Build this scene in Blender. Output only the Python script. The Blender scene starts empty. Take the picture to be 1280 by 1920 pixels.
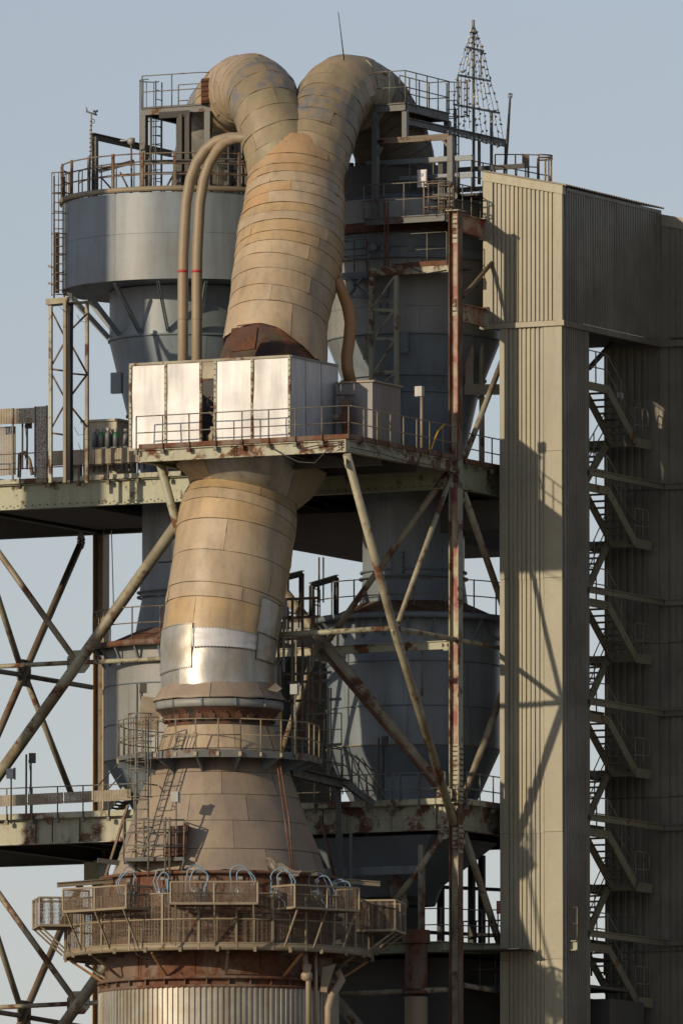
import bpy, math, random
from mathutils import Vector, Matrix, noise, Quaternion
random.seed(7)
R = math.radians
C = bpy.context.scene.collection
SC = bpy.context.scene
# ---------------------------------------------------------------- camera, sky, sun, exposure
S = 0.018                 # metres per photo pixel at the distance of the near corner column
F = 25000.0               # focal length in photo pixels
DIST = 450.0
PITCH = math.atan(0.095)
CAM = Vector((-215*S, -DIST, 1.7))
cam = bpy.data.cameras.new('camera'); cam.sensor_fit = 'HORIZONTAL'; cam.sensor_width = 36
cam.lens = F/1280*36; cam.clip_start = 1; cam.clip_end = 9000
co = bpy.data.objects.new('camera', cam); C.objects.link(co); SC.camera = co
co.location = CAM; co.rotation_euler = (math.pi/2+PITCH, 0, 0)
SC.render.resolution_x = 682; SC.render.resolution_y = 1024
SUN_EL = R(16.0)
TR = Vector((0.77, 0.64, 0)).normalized()      # the way sunlight travels over the ground
TRAVEL = Vector((TR.x*math.cos(SUN_EL), TR.y*math.cos(SUN_EL), -math.sin(SUN_EL)))
W = bpy.data.worlds.new('World'); SC.world = W; W.use_nodes = True
wn = W.node_tree; bg = wn.nodes['Background']
sky = wn.nodes.new('ShaderNodeTexSky'); sky.sky_type = 'NISHITA'; sky.sun_disc = False
sky.sun_elevation = SUN_EL; sky.sun_rotation = math.atan2(-TR.x, -TR.y)
sky.altitude = 300; sky.air_density = 1.3; sky.dust_density = 0.4; sky.ozone_density = 2.5
hs = wn.nodes.new('ShaderNodeHueSaturation'); hs.inputs['Saturation'].default_value = 0.52
mu = wn.nodes.new('ShaderNodeMix'); mu.data_type = 'RGBA'; mu.blend_type = 'MULTIPLY'; mu.inputs[0].default_value = 1; mu.inputs[7].default_value = (.975, .965, 1.10, 1)
wn.links.new(sky.outputs[0], hs.inputs['Color']); wn.links.new(hs.outputs[0], mu.inputs[6]); wn.links.new(mu.outputs[2], bg.inputs[0])
bg.inputs[1].default_value = 0.102
sl = bpy.data.lights.new('sun', 'SUN'); sl.energy = 3.5; sl.angle = R(0.8); sl.color = (1.0, 0.82, 0.60)
so = bpy.data.objects.new('sun', sl); C.objects.link(so); so.rotation_euler = TRAVEL.to_track_quat('-Z', 'Y').to_euler()
so.location = (-60, -60, 120)
SC.view_settings.view_transform = 'Standard'; SC.view_settings.look = 'None'
SC.view_settings.exposure = 0.0; SC.view_settings.gamma = 1.0
# ---------------------------------------------------------------- geometry of the place
A = Vector((0.891, -0.454, 0)); B = Vector((0.454, 0.891, 0)); UP = Vector((0, 0, 1))
FW = Vector((0, math.cos(PITCH), math.sin(PITCH))); CU = Vector((0, -math.sin(PITCH), math.cos(PITCH)))
def ray(px, py): return FW + Vector((1, 0, 0))*((px-640)/F) - CU*((py-960)/F)
def at(px, py, Y=0):
    d = ray(px, py); return CAM + d*((Y*S+DIST)/d.y)
def onv(px, py, v):
    d = ray(px, py); return CAM + d*((v*S-CAM.dot(B))/d.dot(B))
def onu(px, py, u):
    d = ray(px, py); return CAM + d*((u*S-CAM.dot(A))/d.dot(A))
def Z(py): return at(855, py, 0).z
def uv(u, v, z): return A*(u*S) + B*(v*S) + UP*z
# ---------------------------------------------------------------- materials
def nn(t, kind, **kw):
    n = t.nodes.new(kind)
    for k, v in kw.items(): setattr(n, k, v)
    return n
def ramp(t, src, p0, p1, c0=(0,0,0,1), c1=(1,1,1,1)):
    r = t.nodes.new('ShaderNodeValToRGB'); r.color_ramp.elements[0].position = p0; r.color_ramp.elements[1].position = p1
    r.color_ramp.elements[0].color = c0; r.color_ramp.elements[1].color = c1
    t.links.new(src, r.inputs[0]); return r
def c4(c): return (c[0], c[1], c[2], 1)
def mixc(t, fac, a, b, mode='MIX'):
    m = t.nodes.new('ShaderNodeMix'); m.data_type = 'RGBA'; m.blend_type = mode
    for inp, v in ((m.inputs[0], fac), (m.inputs[6], a), (m.inputs[7], b)):
        if isinstance(v, bpy.types.NodeSocket): t.links.new(v, inp)
        else: inp.default_value = v if not isinstance(v, tuple) else c4(v)
    return m.outputs[2]
def noi(t, co_, scale, detail=5, rough=.6, sc=None):
    v = co_
    if sc:
        m = t.nodes.new('ShaderNodeMapping'); m.inputs['Scale'].default_value = sc; t.links.new(co_, m.inputs[0]); v = m.outputs[0]
    n = t.nodes.new('ShaderNodeTexNoise'); n.inputs['Scale'].default_value = scale; n.inputs['Detail'].default_value = detail
    n.inputs['Roughness'].default_value = rough; t.links.new(v, n.inputs['Vector']); return n.outputs[0]
RUST1 = (0.155, 0.065, 0.03); RUST2 = (0.075, 0.03, 0.016)
MATS = {}
def paint(name, col, rust=0.0, rs=1.3, rough=.55, metal=0.0, streak=.35, var=.18, var_s=.5, rnd=.12, col2=None, c2amt=.5, c2s=.6, bump=.25, rough_rust=None, grime=.25, aniso=(1,1,1)):
    m = bpy.data.materials.new(name); m.use_nodes = True; t = m.node_tree; b = t.nodes['Principled BSDF']
    tc = nn(t, 'ShaderNodeTexCoord').outputs['Object']
    oi = nn(t, 'ShaderNodeObjectInfo')
    base = col
    if col2 is not None:
        base = mixc(t, ramp(t, noi(t, tc, c2s, 4), c2amt-.09, c2amt+.09).outputs[0], col, col2)
    # broad tone
    base = mixc(t, ramp(t, noi(t, tc, var_s, 4), .3, .7).outputs[0], base, (1-var, 1-var, 1-var), 'MULTIPLY') if var else base
    # piece to piece
    if rnd:
        base = mixc(t, ramp(t, oi.outputs['Random'], 0, 1, (1-rnd,)*3+(1,), (1+rnd*.3, 1+rnd*.2, 1, 1)).outputs[0], (1,1,1), (1,1,1), 'MULTIPLY') if False else base
        rr = ramp(t, oi.outputs['Random'], 0, 1, (1-rnd, 1-rnd*.9, 1-rnd*.8, 1), (1, 1, 1, 1))
        base = mixc(t, 1.0, base, rr.outputs[0], 'MULTIPLY')
    # vertical streaks
    st = noi(t, tc, 2.4, 5, .65, (1, 1, .09))
    if streak: base = mixc(t, ramp(t, st, .45, .75).outputs[0], base, mixc(t, streak, base, (0.07, 0.055, 0.04)), 'MIX')
    if grime:
        g = noi(t, tc, 5.5, 8, .75)
        base = mixc(t, ramp(t, g, .5, .78).outputs[0], base, mixc(t, grime, base, (0.06, 0.05, 0.04)))
    t.links.new(base, b.inputs['Base Color']) if isinstance(base, bpy.types.NodeSocket) else None
    b.inputs['Roughness'].default_value = rough; b.inputs['Metallic'].default_value = metal
    if rust > 0:
        rn = noi(t, tc, rs, 9, .68, aniso)
        fac = ramp(t, rn, 1-rust-.035, 1-rust+.035).outputs[0]
        rc = mixc(t, ramp(t, noi(t, tc, 6, 6, .7), .35, .65).outputs[0], RUST1, RUST2)
        out = mixc(t, fac, base, rc); t.links.new(out, b.inputs['Base Color'])
        rm = nn(t, 'ShaderNodeMapRange'); rm.inputs[3].default_value = rough; rm.inputs[4].default_value = .9
        t.links.new(fac, rm.inputs[0]); t.links.new(rm.outputs[0], b.inputs['Roughness'])
        if metal:
            mm = nn(t, 'ShaderNodeMapRange'); mm.inputs[3].default_value = metal; mm.inputs[4].default_value = 0
            t.links.new(fac, mm.inputs[0]); t.links.new(mm.outputs[0], b.inputs['Metallic'])
    if bump:
        bn = nn(t, 'ShaderNodeBump'); bn.inputs['Strength'].default_value = bump; bn.inputs['Distance'].default_value = .02
        t.links.new(noi(t, tc, 3.2, 8, .62), bn.inputs['Height']); t.links.new(bn.outputs[0], b.inputs['Normal'])
    MATS[name] = m; return m
M_clad  = paint('beige_cladding', (.44,.34,.215), .28, 1.1, .5, 0, .38, .16, .35, .12, (.44,.315,.17), .54, .30, .5)
M_clado = paint('ochre_cladding', (.45,.31,.15), .28, 1.0, .48, 0, .38, .15, .4, .10, (.40,.30,.175), .5, .4, .5)
M_orange = paint('orange_cladding', (.46,.27,.115), .28, 1.0, .48, 0, .3, .15, .4, .08, (.44,.30,.16), .5, .5, .45)
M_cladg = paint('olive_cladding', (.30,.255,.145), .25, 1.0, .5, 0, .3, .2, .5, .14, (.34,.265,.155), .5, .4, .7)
M_scuff = paint('scuffed_cladding', (.29,.225,.13), .22, 1.0, .45, 0, .2, .2, .5, .12, (.17,.175,.19), .55, 2.3, 1.0)
M_cone  = paint('dusty_cone_cladding', (.31,.245,.168), .27, .9, .62, 0, .3, .13, .4, .1, (.265,.21,.155), .5, .5, .35)
M_cladshade  = paint('shade_painted_cladding', (.17,.14,.09), .3, 1.0, .6, 0, .3, .2, .5, .14, (.12,.095,.065), .5, .4, .6)  # darker cladding copy: shade on the right branch's back run, put into the colour
M_galv  = paint('bare_galvanised', (.46,.44,.39), .27, 2.0, .42, .55, .4, .12, .5, .15, (.38,.34,.26), .52, .6, .4)
M_alu   = paint('aluminium_sheet', (.62,.615,.60), .22, 2.0, .5, .15, .35, .05, .4, .12, (.52,.515,.50), .56, .5, .3, grime=.08)
M_under = paint('dark_scaly_metal', (.045,.032,.026), .52, 1.5, .85, 0, .2, .3, 1, 0)
M_moss  = paint('mossy_rusted_plate', (.065,.035,.028), .45, 1.2, .85, 0, .3, .3, 1, .1, (.075,.07,.03), .56, 1.6, .8)
M_rust  = paint('rusted_plate', (.13,.06,.035), .5, 1.4, .85, 0, .3, .3, .8, .1, (.085,.04,.028), .5, 1.2, .6)
M_rustp = paint('rust_stained_shell', (.23,.16,.11), .50, .8, .75, 0, .5, .3, .6, .1, (.17,.11,.075), .5, .7, .5, aniso=(1,1,.5))
M_grey  = paint('blue_grey_paint', (.205,.25,.275), .25, .8, .42, 0, .42, .14, .5, .07, (.205,.225,.225), .52, .25, .12, grime=.2)
M_greyd = paint('dark_grey_paint', (.17,.205,.225), .28, .9, .5, 0, .25, .15, .4, .06, None, .5, .5, .2)
M_greyw = paint('warm_grey_paint', (.24,.245,.225), .25, .8, .5, 0, .3, .12, .4, .05, None, .5, .5, .15)
M_green = paint('pale_green_paint', (.33,.34,.215), .40, 1.5, .5, 0, .35, .15, .6, .05, None, .5, .5, .25)
M_greenr= paint('pale_green_rusting', (.35,.345,.235), .455, 1.15, .55, 0, .35, .15, .6, .05, None, .5, .5, .3)
M_tube  = paint('pale_tube_paint', (.34,.31,.205), .43, 1.1, .55, 0, .3, .2, .6, .1, (.2,.15,.09), .55, .6, .25)
M_tubeb = paint('brown_tube_paint', (.17,.125,.075), .42, 1.3, .65, 0, .3, .2, .6, .1, (.2,.16,.1), .56, .7, .25)
M_red   = paint('red_column_paint', (.27,.06,.045), .38, 1.2, .6, 0, .3, .15, .7, 0, (.42,.39,.25), .52, .9, .3)
M_rail  = paint('rail_paint', (.17,.165,.125), .42, 3.0, .6, 0, .2, .15, .8, .12)
M_raily = paint('tan_rail_paint', (.27,.22,.14), .37, 3.0, .6, 0, .2, .15, .8, .1)
M_railr = paint('rusty_rail_paint', (.19,.145,.095), .46, 2.5, .75, 0, .2, .15, .8, .1)
M_steel = paint('grey_structural_steel', (.13,.135,.12), .40, 2.0, .6, 0, .25, .2, .6, .08)
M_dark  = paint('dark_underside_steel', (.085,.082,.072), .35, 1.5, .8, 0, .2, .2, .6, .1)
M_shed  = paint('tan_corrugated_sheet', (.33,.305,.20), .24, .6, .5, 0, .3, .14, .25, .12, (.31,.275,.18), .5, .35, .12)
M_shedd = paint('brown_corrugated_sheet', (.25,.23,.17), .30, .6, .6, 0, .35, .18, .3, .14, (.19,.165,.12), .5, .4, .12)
M_stair = paint('stair_paint', (.235,.22,.14), .38, 2.0, .6, 0, .2, .15, .6, .08)
M_screen_s = paint('screen_frame', (.3,.25,.16), .35, 3, .6)
M_pipe  = paint('tan_pipe_paint', (.30,.235,.15), .28, 1.0, .55, 0, .2, .15, .5, .05)
M_pipeo = paint('orange_pipe_paint', (.40,.21,.085), .32, 1.0, .5, 0, .2, .15, .5, .05)
M_skirt = paint('corrugated_skirt', (.42,.40,.33), .27, 1.0, .42, .35, .3, .15, .5, .1, (.36,.31,.23), .5, .8, .12, aniso=(1,1,.4))
M_cab   = paint('cabinet_paint', (.40,.36,.25), .2, 1.0, .5)
M_cabg  = paint('grey_cabinet_paint', (.22,.21,.20), .2, 1.0, .5)
M_lamp  = paint('lamp_housing', (.38,.38,.34), .2, 3.0, .45)
M_cyl   = paint('grey_bottle_paint', (.15,.16,.17), .2, 3.0, .4)
M_cylg  = paint('green_bottle_paint', (.03,.22,.07), .2, 3.0, .4)
M_hose  = paint('blue_hose', (.20,.31,.40), 0, 1, .4, 0, 0, .1, 1, .1, None, .5, .5, 0)
M_cable = paint('black_cable', (.03,.03,.03), 0, 1, .6, 0, 0, .1, 1, 0, None, .5, .5, 0)
M_white = paint('white_sign', (.7,.7,.68), .15, 2, .5)
M_blue  = paint('blue_sign', (.04,.12,.4), 0, 2, .5)
M_signr = paint('red_sign', (.45,.05,.05), 0, 2, .5)
M_yel   = paint('yellow_mark', (.6,.35,.03), .2, 2, .5)
M_bulbw = paint('white_bulb', (.75,.72,.6), 0, 2, .2)
M_bulbd = paint('dark_bulb', (.10,.085,.04), 0, 2, .2)
M_ground= paint('gravel_yard', (.22,.19,.15), .2, .3, .9, 0, 0, .3, .02, 0)
def glass_mat():
    m = bpy.data.materials.new('clear_glass'); m.use_nodes = True; b = m.node_tree.nodes['Principled BSDF']
    b.inputs['Roughness'].default_value = .05; b.inputs['Transmission Weight'].default_value = .9; b.inputs['Base Color'].default_value = (.8,.85,.85,1); return m
M_glass = glass_mat()
def screen_mat(name, col, scale, open_):
    m = bpy.data.materials.new(name); m.use_nodes = True; t = m.node_tree; b = t.nodes['Principled BSDF']
    tc = nn(t, 'ShaderNodeTexCoord').outputs['Object']
    v = nn(t, 'ShaderNodeTexVoronoi'); v.inputs['Scale'].default_value = scale; v.inputs['Randomness'].default_value = .15
    t.links.new(tc, v.inputs['Vector'])
    r = ramp(t, v.outputs['Distance'], open_-.02, open_+.02)
    tr = nn(t, 'ShaderNodeBsdfTransparent'); mx = nn(t, 'ShaderNodeMixShader')
    base = mixc(t, ramp(t, noi(t, tc, 1.5, 5), .4, .7).outputs[0], col, (col[0]*.6, col[1]*.5, col[2]*.42))
    t.links.new(base, b.inputs['Base Color']); b.inputs['Roughness'].default_value = .7
    t.links.new(r.outputs[0], mx.inputs[0]); t.links.new(tr.outputs[0], mx.inputs[1]); t.links.new(b.outputs[0], mx.inputs[2])
    t.links.new(mx.outputs[0], t.nodes['Material Output'].inputs[0]); return m
M_mesh = screen_mat('expanded_metal_mesh', (.15,.11,.07), 22, .50)
M_perf = screen_mat('perforated_screen', (.30,.26,.18), 22, .33)
# ---------------------------------------------------------------- helpers
def thing(name, label, cat, loc, group=None):
    o = bpy.data.objects.new(name, None); C.objects.link(o); o.location = loc; o.empty_display_size = .3
    o['label'] = label; o['category'] = cat
    if group: o['group'] = group
    return o
def tag(o, label, cat, group=None):
    o['label'] = label; o['category'] = cat
    if group: o['group'] = group
    return o
def worigin(o):
    v = o.location.copy(); p = o.parent
    while p: v = v + p.location; p = p.parent
    return v
class MB:
    def __init__(s): s.v = []; s.f = []; s.sm = []
    def add(s, vs, fs, smooth=False):
        n = len(s.v); s.v += [Vector(x) for x in vs]; s.f += [tuple(i+n for i in f) for f in fs]; s.sm += [smooth]*len(fs); return s
    def hexa(s, p):   # 8 corners: bottom 0-3, top 4-7
        return s.add(p, [(0,3,2,1),(4,5,6,7),(0,1,5,4),(1,2,6,5),(2,3,7,6),(3,0,4,7)])
    def box(s, c, dx, dy, dz):  # half vectors
        c = Vector(c)
        return s.hexa([c-dx-dy-dz, c+dx-dy-dz, c+dx+dy-dz, c-dx+dy-dz, c-dx-dy+dz, c+dx-dy+dz, c+dx+dy+dz, c-dx+dy+dz])
    def ubox(s, u0, u1, v0, v1, z0, z1):
        return s.hexa([uv(u0,v0,z0), uv(u1,v0,z0), uv(u1,v1,z0), uv(u0,v1,z0), uv(u0,v0,z1), uv(u1,v0,z1), uv(u1,v1,z1), uv(u0,v1,z1)])
    def beam(s, p0, p1, w, h, up=UP):
        p0 = Vector(p0); p1 = Vector(p1); d = (p1-p0).normalized(); sd = d.cross(up)
        if sd.length < 1e-3: sd = d.cross(A)
        sd.normalize(); u = sd.cross(d).normalized()
        return s.box((p0+p1)/2, (p1-p0)/2, sd*(w/2), u*(h/2))
    def ibeam(s, p0, p1, w, h, up=UP, tf=.03, tw=.02):
        p0 = Vector(p0); p1 = Vector(p1); d = (p1-p0).normalized(); sd = d.cross(up)
        if sd.length < 1e-3: sd = d.cross(A)
        sd.normalize(); u = sd.cross(d).normalized(); c = (p0+p1)/2; hl = (p1-p0)/2
        s.box(c+u*(h/2-tf/2), hl, sd*(w/2), u*(tf/2)); s.box(c-u*(h/2-tf/2), hl, sd*(w/2), u*(tf/2))
        return s.box(c, hl*.9995, sd*(tw/2), u*(h/2-tf))
    def tube(s, pts, r, seg=8, caps=True):
        pts = [Vector(p) for p in pts]; n = len(pts); rs = r if isinstance(r, (list, tuple)) else [r]*n
        t0 = (pts[1]-pts[0]).normalized(); e = t0.cross(UP)
        if e.length < .05: e = t0.cross(A)
        e.normalize(); vs = []; pt = t0
        for i, p in enumerate(pts):
            a_ = pts[max(0, i-1)]; b_ = pts[min(n-1, i+1)]; t = (b_-a_).normalized()
            e = (pt.rotation_difference(t)) @ e; e = (e - t*e.dot(t)).normalized(); pt = t; g = t.cross(e)
            for k in range(seg):
                an = 2*math.pi*k/seg; vs.append(p + (e*math.cos(an)+g*math.sin(an))*rs[i])
        fs = [(i*seg+k, i*seg+(k+1)%seg, (i+1)*seg+(k+1)%seg, (i+1)*seg+k) for i in range(n-1) for k in range(seg)]
        s.add(vs, fs, True)
        if caps:
            m = len(s.v)-len(vs); s.f += [tuple(range(m+seg-1, m-1, -1)), tuple(range(m+(n-1)*seg, m+n*seg))]; s.sm += [False]*2
        return s
    def lathe(s, c, prof, seg=48, a0=0, a1=2*math.pi, cap=False, flat=False):
        full = abs(a1-a0-2*math.pi) < 1e-6; m = seg if full else seg+1; vs = []
        for r, z in prof:
            for k in range(m):
                an = a0+(a1-a0)*k/seg; vs.append(Vector((c[0]+r*math.cos(an), c[1]+r*math.sin(an), z)))
        fs = []
        for i in range(len(prof)-1):
            for k in range(seg):
                k2 = (k+1) % m; fs.append((i*m+k, i*m+k2, (i+1)*m+k2, (i+1)*m+k))
        s.add(vs, fs, not flat)
        if cap:
            n0 = len(s.v)-len(vs); s.f += [tuple(range(n0+m-1, n0-1, -1)), tuple(range(n0+(len(prof)-1)*m, n0+len(prof)*m))]; s.sm += [False]*2
        return s
    def build(s, name, mat, parent=None, label=None, kind=None, origin=None):
        o0 = worigin(parent) if parent else (Vector(origin) if origin is not None else Vector((0,0,0)))
        me = bpy.data.meshes.new(name); me.from_pydata([v-o0 for v in s.v], [], s.f); me.materials.append(mat)
        me.polygons.foreach_set('use_smooth', s.sm); me.update()
        o = bpy.data.objects.new(name, me); C.objects.link(o)
        if parent: o.parent = parent
        else: o.location = o0
        if label: o['label'] = label
        if kind: o['kind'] = kind
        return o
def bld(fn, *a, **k): m = MB(); getattr(m, fn)(*a, **k); return m
def tubeo(name, pts, r, mat, parent=None, seg=8, **kw): return MB().tube(pts, r, seg).build(name, mat, parent, **kw)
def beamo(name, p0, p1, w, h, mat, parent=None, up=UP, **kw): return MB().beam(p0, p1, w, h, up).build(name, mat, parent, **kw)
def ibeamo(name, p0, p1, w, h, mat, parent=None, up=UP, **kw): return MB().ibeam(p0, p1, w, h, up, **kw).build(name, mat, parent)
def lerp(a, b, t): return a+(b-a)*t
def railing(par, pts, h=1.1, step=1.15, mat=None, r=.022, nr=2, post0=True, kick=False, foot=False):
    """posts and rails along a deck edge; every post and every rail is a part"""
    mat = mat or M_rail; pts = [Vector(p) for p in pts]
    for k in range(1, nr+1):
        tubeo('rail', [p+UP*(h*k/nr) for p in pts], r, mat, par, 6)
    if kick:
        m = MB()
        for a_, b_ in zip(pts, pts[1:]): m.beam(a_+UP*.08, b_+UP*.08, .012, .15)
        m.build('kick_plate', mat, par)
    acc = 0; first = True
    for a_, b_ in zip(pts, pts[1:]):
        L = (b_-a_).length; n = max(1, round(L/step))
        if L < step*.6:
            acc += L
            if acc < step*.8: continue
            acc = 0; tubeo('post', [b_, b_+UP*h], r*1.1, mat, par, 6); continue
        for i in range(n+(0)):
            if first and not post0: first = False; continue
            p = lerp(a_, b_, i/n); tubeo('post', [p-UP*(.12 if foot else 0), p+UP*h], r*1.1, mat, par, 6)
            if foot: MB().box(p-UP*.1, A*.06, B*.06, UP*.07).build('post_foot', mat, par)
            first = False
    p = pts[-1]; tubeo('post', [p, p+UP*h], r*1.1, mat, par, 6)
def arc(c, r, a0, a1, n, z): return [Vector((c[0]+r*math.cos(R(lerp(a0,a1,i/n))), c[1]+r*math.sin(R(lerp(a0,a1,i/n))), z)) for i in range(n+1)]
def ladder(par, p0, p1, side, w=.42, mat=None, r=.02, step=.3):
    mat = mat or M_rail; side = Vector(side).normalized()*(w/2); p0 = Vector(p0); p1 = Vector(p1)
    for sg in (-1, 1): tubeo('ladder_rail', [p0+side*sg, p1+side*sg], r*1.2, mat, par, 6)
    n = int((p1-p0).length/step)
    for i in range(1, n): c = lerp(p0, p1, i/n); tubeo('rung', [c-side, c+side], r*.8, mat, par, 5)
def cage(par, p0, p1, side, out, rad=.38, mat=None, step=.9):
    mat = mat or M_rail; side = Vector(side).normalized(); out = Vector(out).normalized(); p0 = Vector(p0); p1 = Vector(p1)
    n = max(1, round((p1-p0).length/step)); ang = [R(a_) for a_ in range(-15, 196, 21)]
    for i in range(n+1):
        c = lerp(p0, p1, i/n)+out*.3
        tubeo('cage_hoop', [c+side*(rad*math.cos(a_))+out*(rad*math.sin(a_)) for a_ in ang], .02, mat, par, 5)
    for a_ in (R(15), R(52), R(90), R(128), R(165)):
        o = side*(rad*math.cos(a_))+out*(rad*math.sin(a_)+.3); tubeo('cage_bar', [p0+o, p1+o], .015, mat, par, 5)
def corr(par, p0, dv, W_, z0, z1a, z1b, mat, pitch=.16, depth=.045, sheet=.96, rows=1, name='cladding_sheet', outn=None):
    """trapezoid-ribbed sheets standing side by side on a line, in rows lapped over each other"""
    p0 = Vector(p0); dv = Vector(dv).normalized(); n = outn or dv.cross(UP).normalized(); ns = max(1, round(W_/sheet)); sw = W_/ns
    for i in range(ns):
        a0 = i*sw; k = max(1, round(sw/pitch)); q = sw/k; prof = []
        for j in range(k):
            x = a0+j*q; prof += [(x, 0), (x+q*.30, 0), (x+q*.42, depth), (x+q*.86, depth), (x+q*.98, 0)]
        prof.append((a0+sw-.004, 0)); prof[0] = (a0+.004, 0)
        for rr in range(rows):
            t0 = rr/rows; t1 = (rr+1)/rows; vs = []; lap = .012 if rr % 2 else 0
            for x, d in prof:
                zt = lerp(z1a, z1b, x/W_); za = lerp(z0, zt, t0)-(0 if rr == 0 else .03); zb = lerp(z0, zt, t1)
                b_ = p0+dv*x+n*(d+(.010*(rr % 2))); vs += [Vector((b_.x, b_.y, za))+n*.008, Vector((b_.x, b_.y, zb))]
            MB().add(vs, [(2*j, 2*j+2, 2*j+3, 2*j+1) for j in range(len(prof)-1)]).build(name, mat, par)
# ---------- swept, clad ducts
def path_in(s, l, th): i, t = s.pos(l); return lerp(s.c[i], s.c[i+1], t)
class Path:
    def __init__(s, cps, e1, sq=None, sub=14):
        P = [(at(x, y, Y), r*S*(1+Y*S/DIST)) for x, y, Y, r in cps]; s.c = []; s.r = []; n = len(P)
        for i in range(n-1):
            p = [P[max(0, i-1)], P[i], P[i+1], P[min(n-1, i+2)]]
            for k in range(sub):
                t = k/sub; f = lambda a,b,c,d: .5*((2*b)+(c-a)*t+(2*a-5*b+4*c-d)*t*t+(3*b-a-3*c+d)*t**3)
                s.c.append(f(*[q[0] for q in p])); s.r.append(f(*[q[1] for q in p]))
        s.c.append(P[-1][0]); s.r.append(P[-1][1]); s.n = len(s.c); s.sub = sub
        e = Vector(e1); s.e = []; s.g = []; pt = None
        for i in range(s.n):
            t = (s.c[min(s.n-1, i+1)]-s.c[max(0, i-1)]).normalized()
            if pt is not None: e = pt.rotation_difference(t) @ e
            e = (e-t*e.dot(t)).normalized(); pt = t; s.e.append(e); s.g.append(t.cross(e))
        s.L = [0]
        for i in range(1, s.n): s.L.append(s.L[-1]+(s.c[i]-s.c[i-1]).length)
        s.sq = sq
    def pos(s, l):
        l = min(max(l, 0), s.L[-1]-1e-6); i = 0
        lo, hi = 0, s.n-1
        while hi-lo > 1:
            m = (lo+hi)//2
            if s.L[m] <= l: lo = m
            else: hi = m
        i = lo; t = (l-s.L[i])/(s.L[i+1]-s.L[i]); return i, t
    def surf(s, l, th, off=0):
        i, t = s.pos(l); c = lerp(s.c[i], s.c[i+1], t); r = lerp(s.r[i], s.r[i+1], t); e = lerp(s.e[i], s.e[i+1], t); g = lerp(s.g[i], s.g[i+1], t)
        k = 1.0
        if s.sq:
            w, ar = s.sq(l/s.L[-1])
            if w > 0:
                ca, sa = abs(math.cos(th)), abs(math.sin(th)); rs = 1/max(ca, sa*ar, 1e-6); k = lerp(1, min(rs, 1.28), w)
        return c+(e*math.cos(th)+g*math.sin(th))*(r*k+off)
    def body(s, name, mat, par, off=-.05, l0=0, l1=None, seg=40):
        l1 = l1 if l1 is not None else s.L[-1]; n = max(2, int((l1-l0)/.2)); vs = [s.surf(lerp(l0, l1, i/n), 2*math.pi*k/seg, off) for i in range(n+1) for k in range(seg)]
        return MB().add(vs, [(i*seg+k, i*seg+(k+1)%seg, (i+1)*seg+(k+1)%seg, (i+1)*seg+k) for i in range(n) for k in range(seg)], True).build(name, mat, par)
    def panels(s, par, bounds, npan, matf, gap=.022, lip=.028, dent=.02, cutf=None, top_out=False, name='cladding_panel', tilt=.6):
        for i, (l0, l1) in enumerate(zip(bounds, bounds[1:])):
            ph = random.uniform(0, 2*math.pi); npn = npan if isinstance(npan, int) else npan[i]
            for k in range(npn):
                th0 = ph+2*math.pi*k/npn; th1 = ph+2*math.pi*(k+1)/npn
                seg = max(5, int(44/npn)); nt = max(3, int((l1-l0)/.17)); vs = []; jo = random.uniform(-.008, .008)
                i0, _ = s.pos((l0+l1)/2); gr = gap/max(s.r[i0], .3); sd = random.random()*50
                for a_ in range(nt+1):
                    f = a_/nt; l = lerp(l0+gap*.5, l1-gap*.5, f)
                    for b_ in range(seg+1):
                        th = lerp(th0, th1-gr*.6, b_/seg); p = s.surf(l, th)
                        if cutf: l_ = cutf(l, th); p = s.surf(l_, th) if l_ is not None else p
                        else: l_ = l
                        nz = noise.noise(p*1.1)*dent*1.5 + noise.noise(p*3.1+Vector((sd,0,0)))*dent*.8
                        o = jo+nz+lip*(1-f if not top_out else f)*tilt
                        if b_ in (0, seg): o += .006
                        vs.append(s.surf(l_ if l_ is not None else l, th, o))
                w = seg+1; fs = [(a_*w+b_, a_*w+b_+1, (a_+1)*w+b_+1, (a_+1)*w+b_) for a_ in range(nt) for b_ in range(seg)]
                # turned-in lower lip
                lw_ = [vs[b_].copy() for b_ in range(seg+1)]+[vs[b_]+(path_in(s, l0, lerp(th0, th1, b_/seg))-vs[b_]).normalized()*.05 for b_ in range(seg+1)]
                mb = MB().add(vs, fs, True); mb.add(lw_, [(b_, seg+1+b_, seg+2+b_, b_+1) for b_ in range(seg)], True); mb.build(name, matf(i, k), par)
def plates(par, c, prof, npl, mat, name='shell_plate', gap=.012, dent=.006, phase=None, off=0):
    """courses of curved shell plates of a vessel; prof = [(r,z),...] from top to bottom"""
    for (r0, z0), (r1, z1) in zip(prof, prof[1:]):
        if abs(z0-z1) < .02: continue
        ph = random.uniform(0, 6.28) if phase is None else phase
        for k in range(npl):
            a0 = ph+2*math.pi*k/npl; a1 = ph+2*math.pi*(k+1)/npl-gap/max(r0, r1); seg = max(5, int(72/npl)); vs = []
            jo = random.uniform(-.003, .003)+off
            for zz, rr in ((z0-gap*.4, r0), ((z0+z1)/2, (r0+r1)/2), (z1+gap*.4, r1)):
                for b_ in range(seg+1):
                    an = lerp(a0, a1, b_/seg); q = Vector((math.cos(an), math.sin(an), 0)); p = Vector((c[0], c[1], zz))+q*rr
                    vs.append(p+q*(jo+noise.noise(p*.8)*dent))
            w = seg+1
            MB().add(vs, [(a_*w+b_, (a_+1)*w+b_, (a_+1)*w+b_+1, a_*w+b_+1) for a_ in range(2) for b_ in range(seg)], True).build(name, mat, par)
def ringo(name, c, r, z, w, h, mat, par, seg=64): return MB().lathe(c, [(r-w, z-h/2), (r, z-h/2), (r, z+h/2), (r-w, z+h/2), (r-w, z-h/2)], seg, flat=False).build(name, mat, par)
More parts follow.
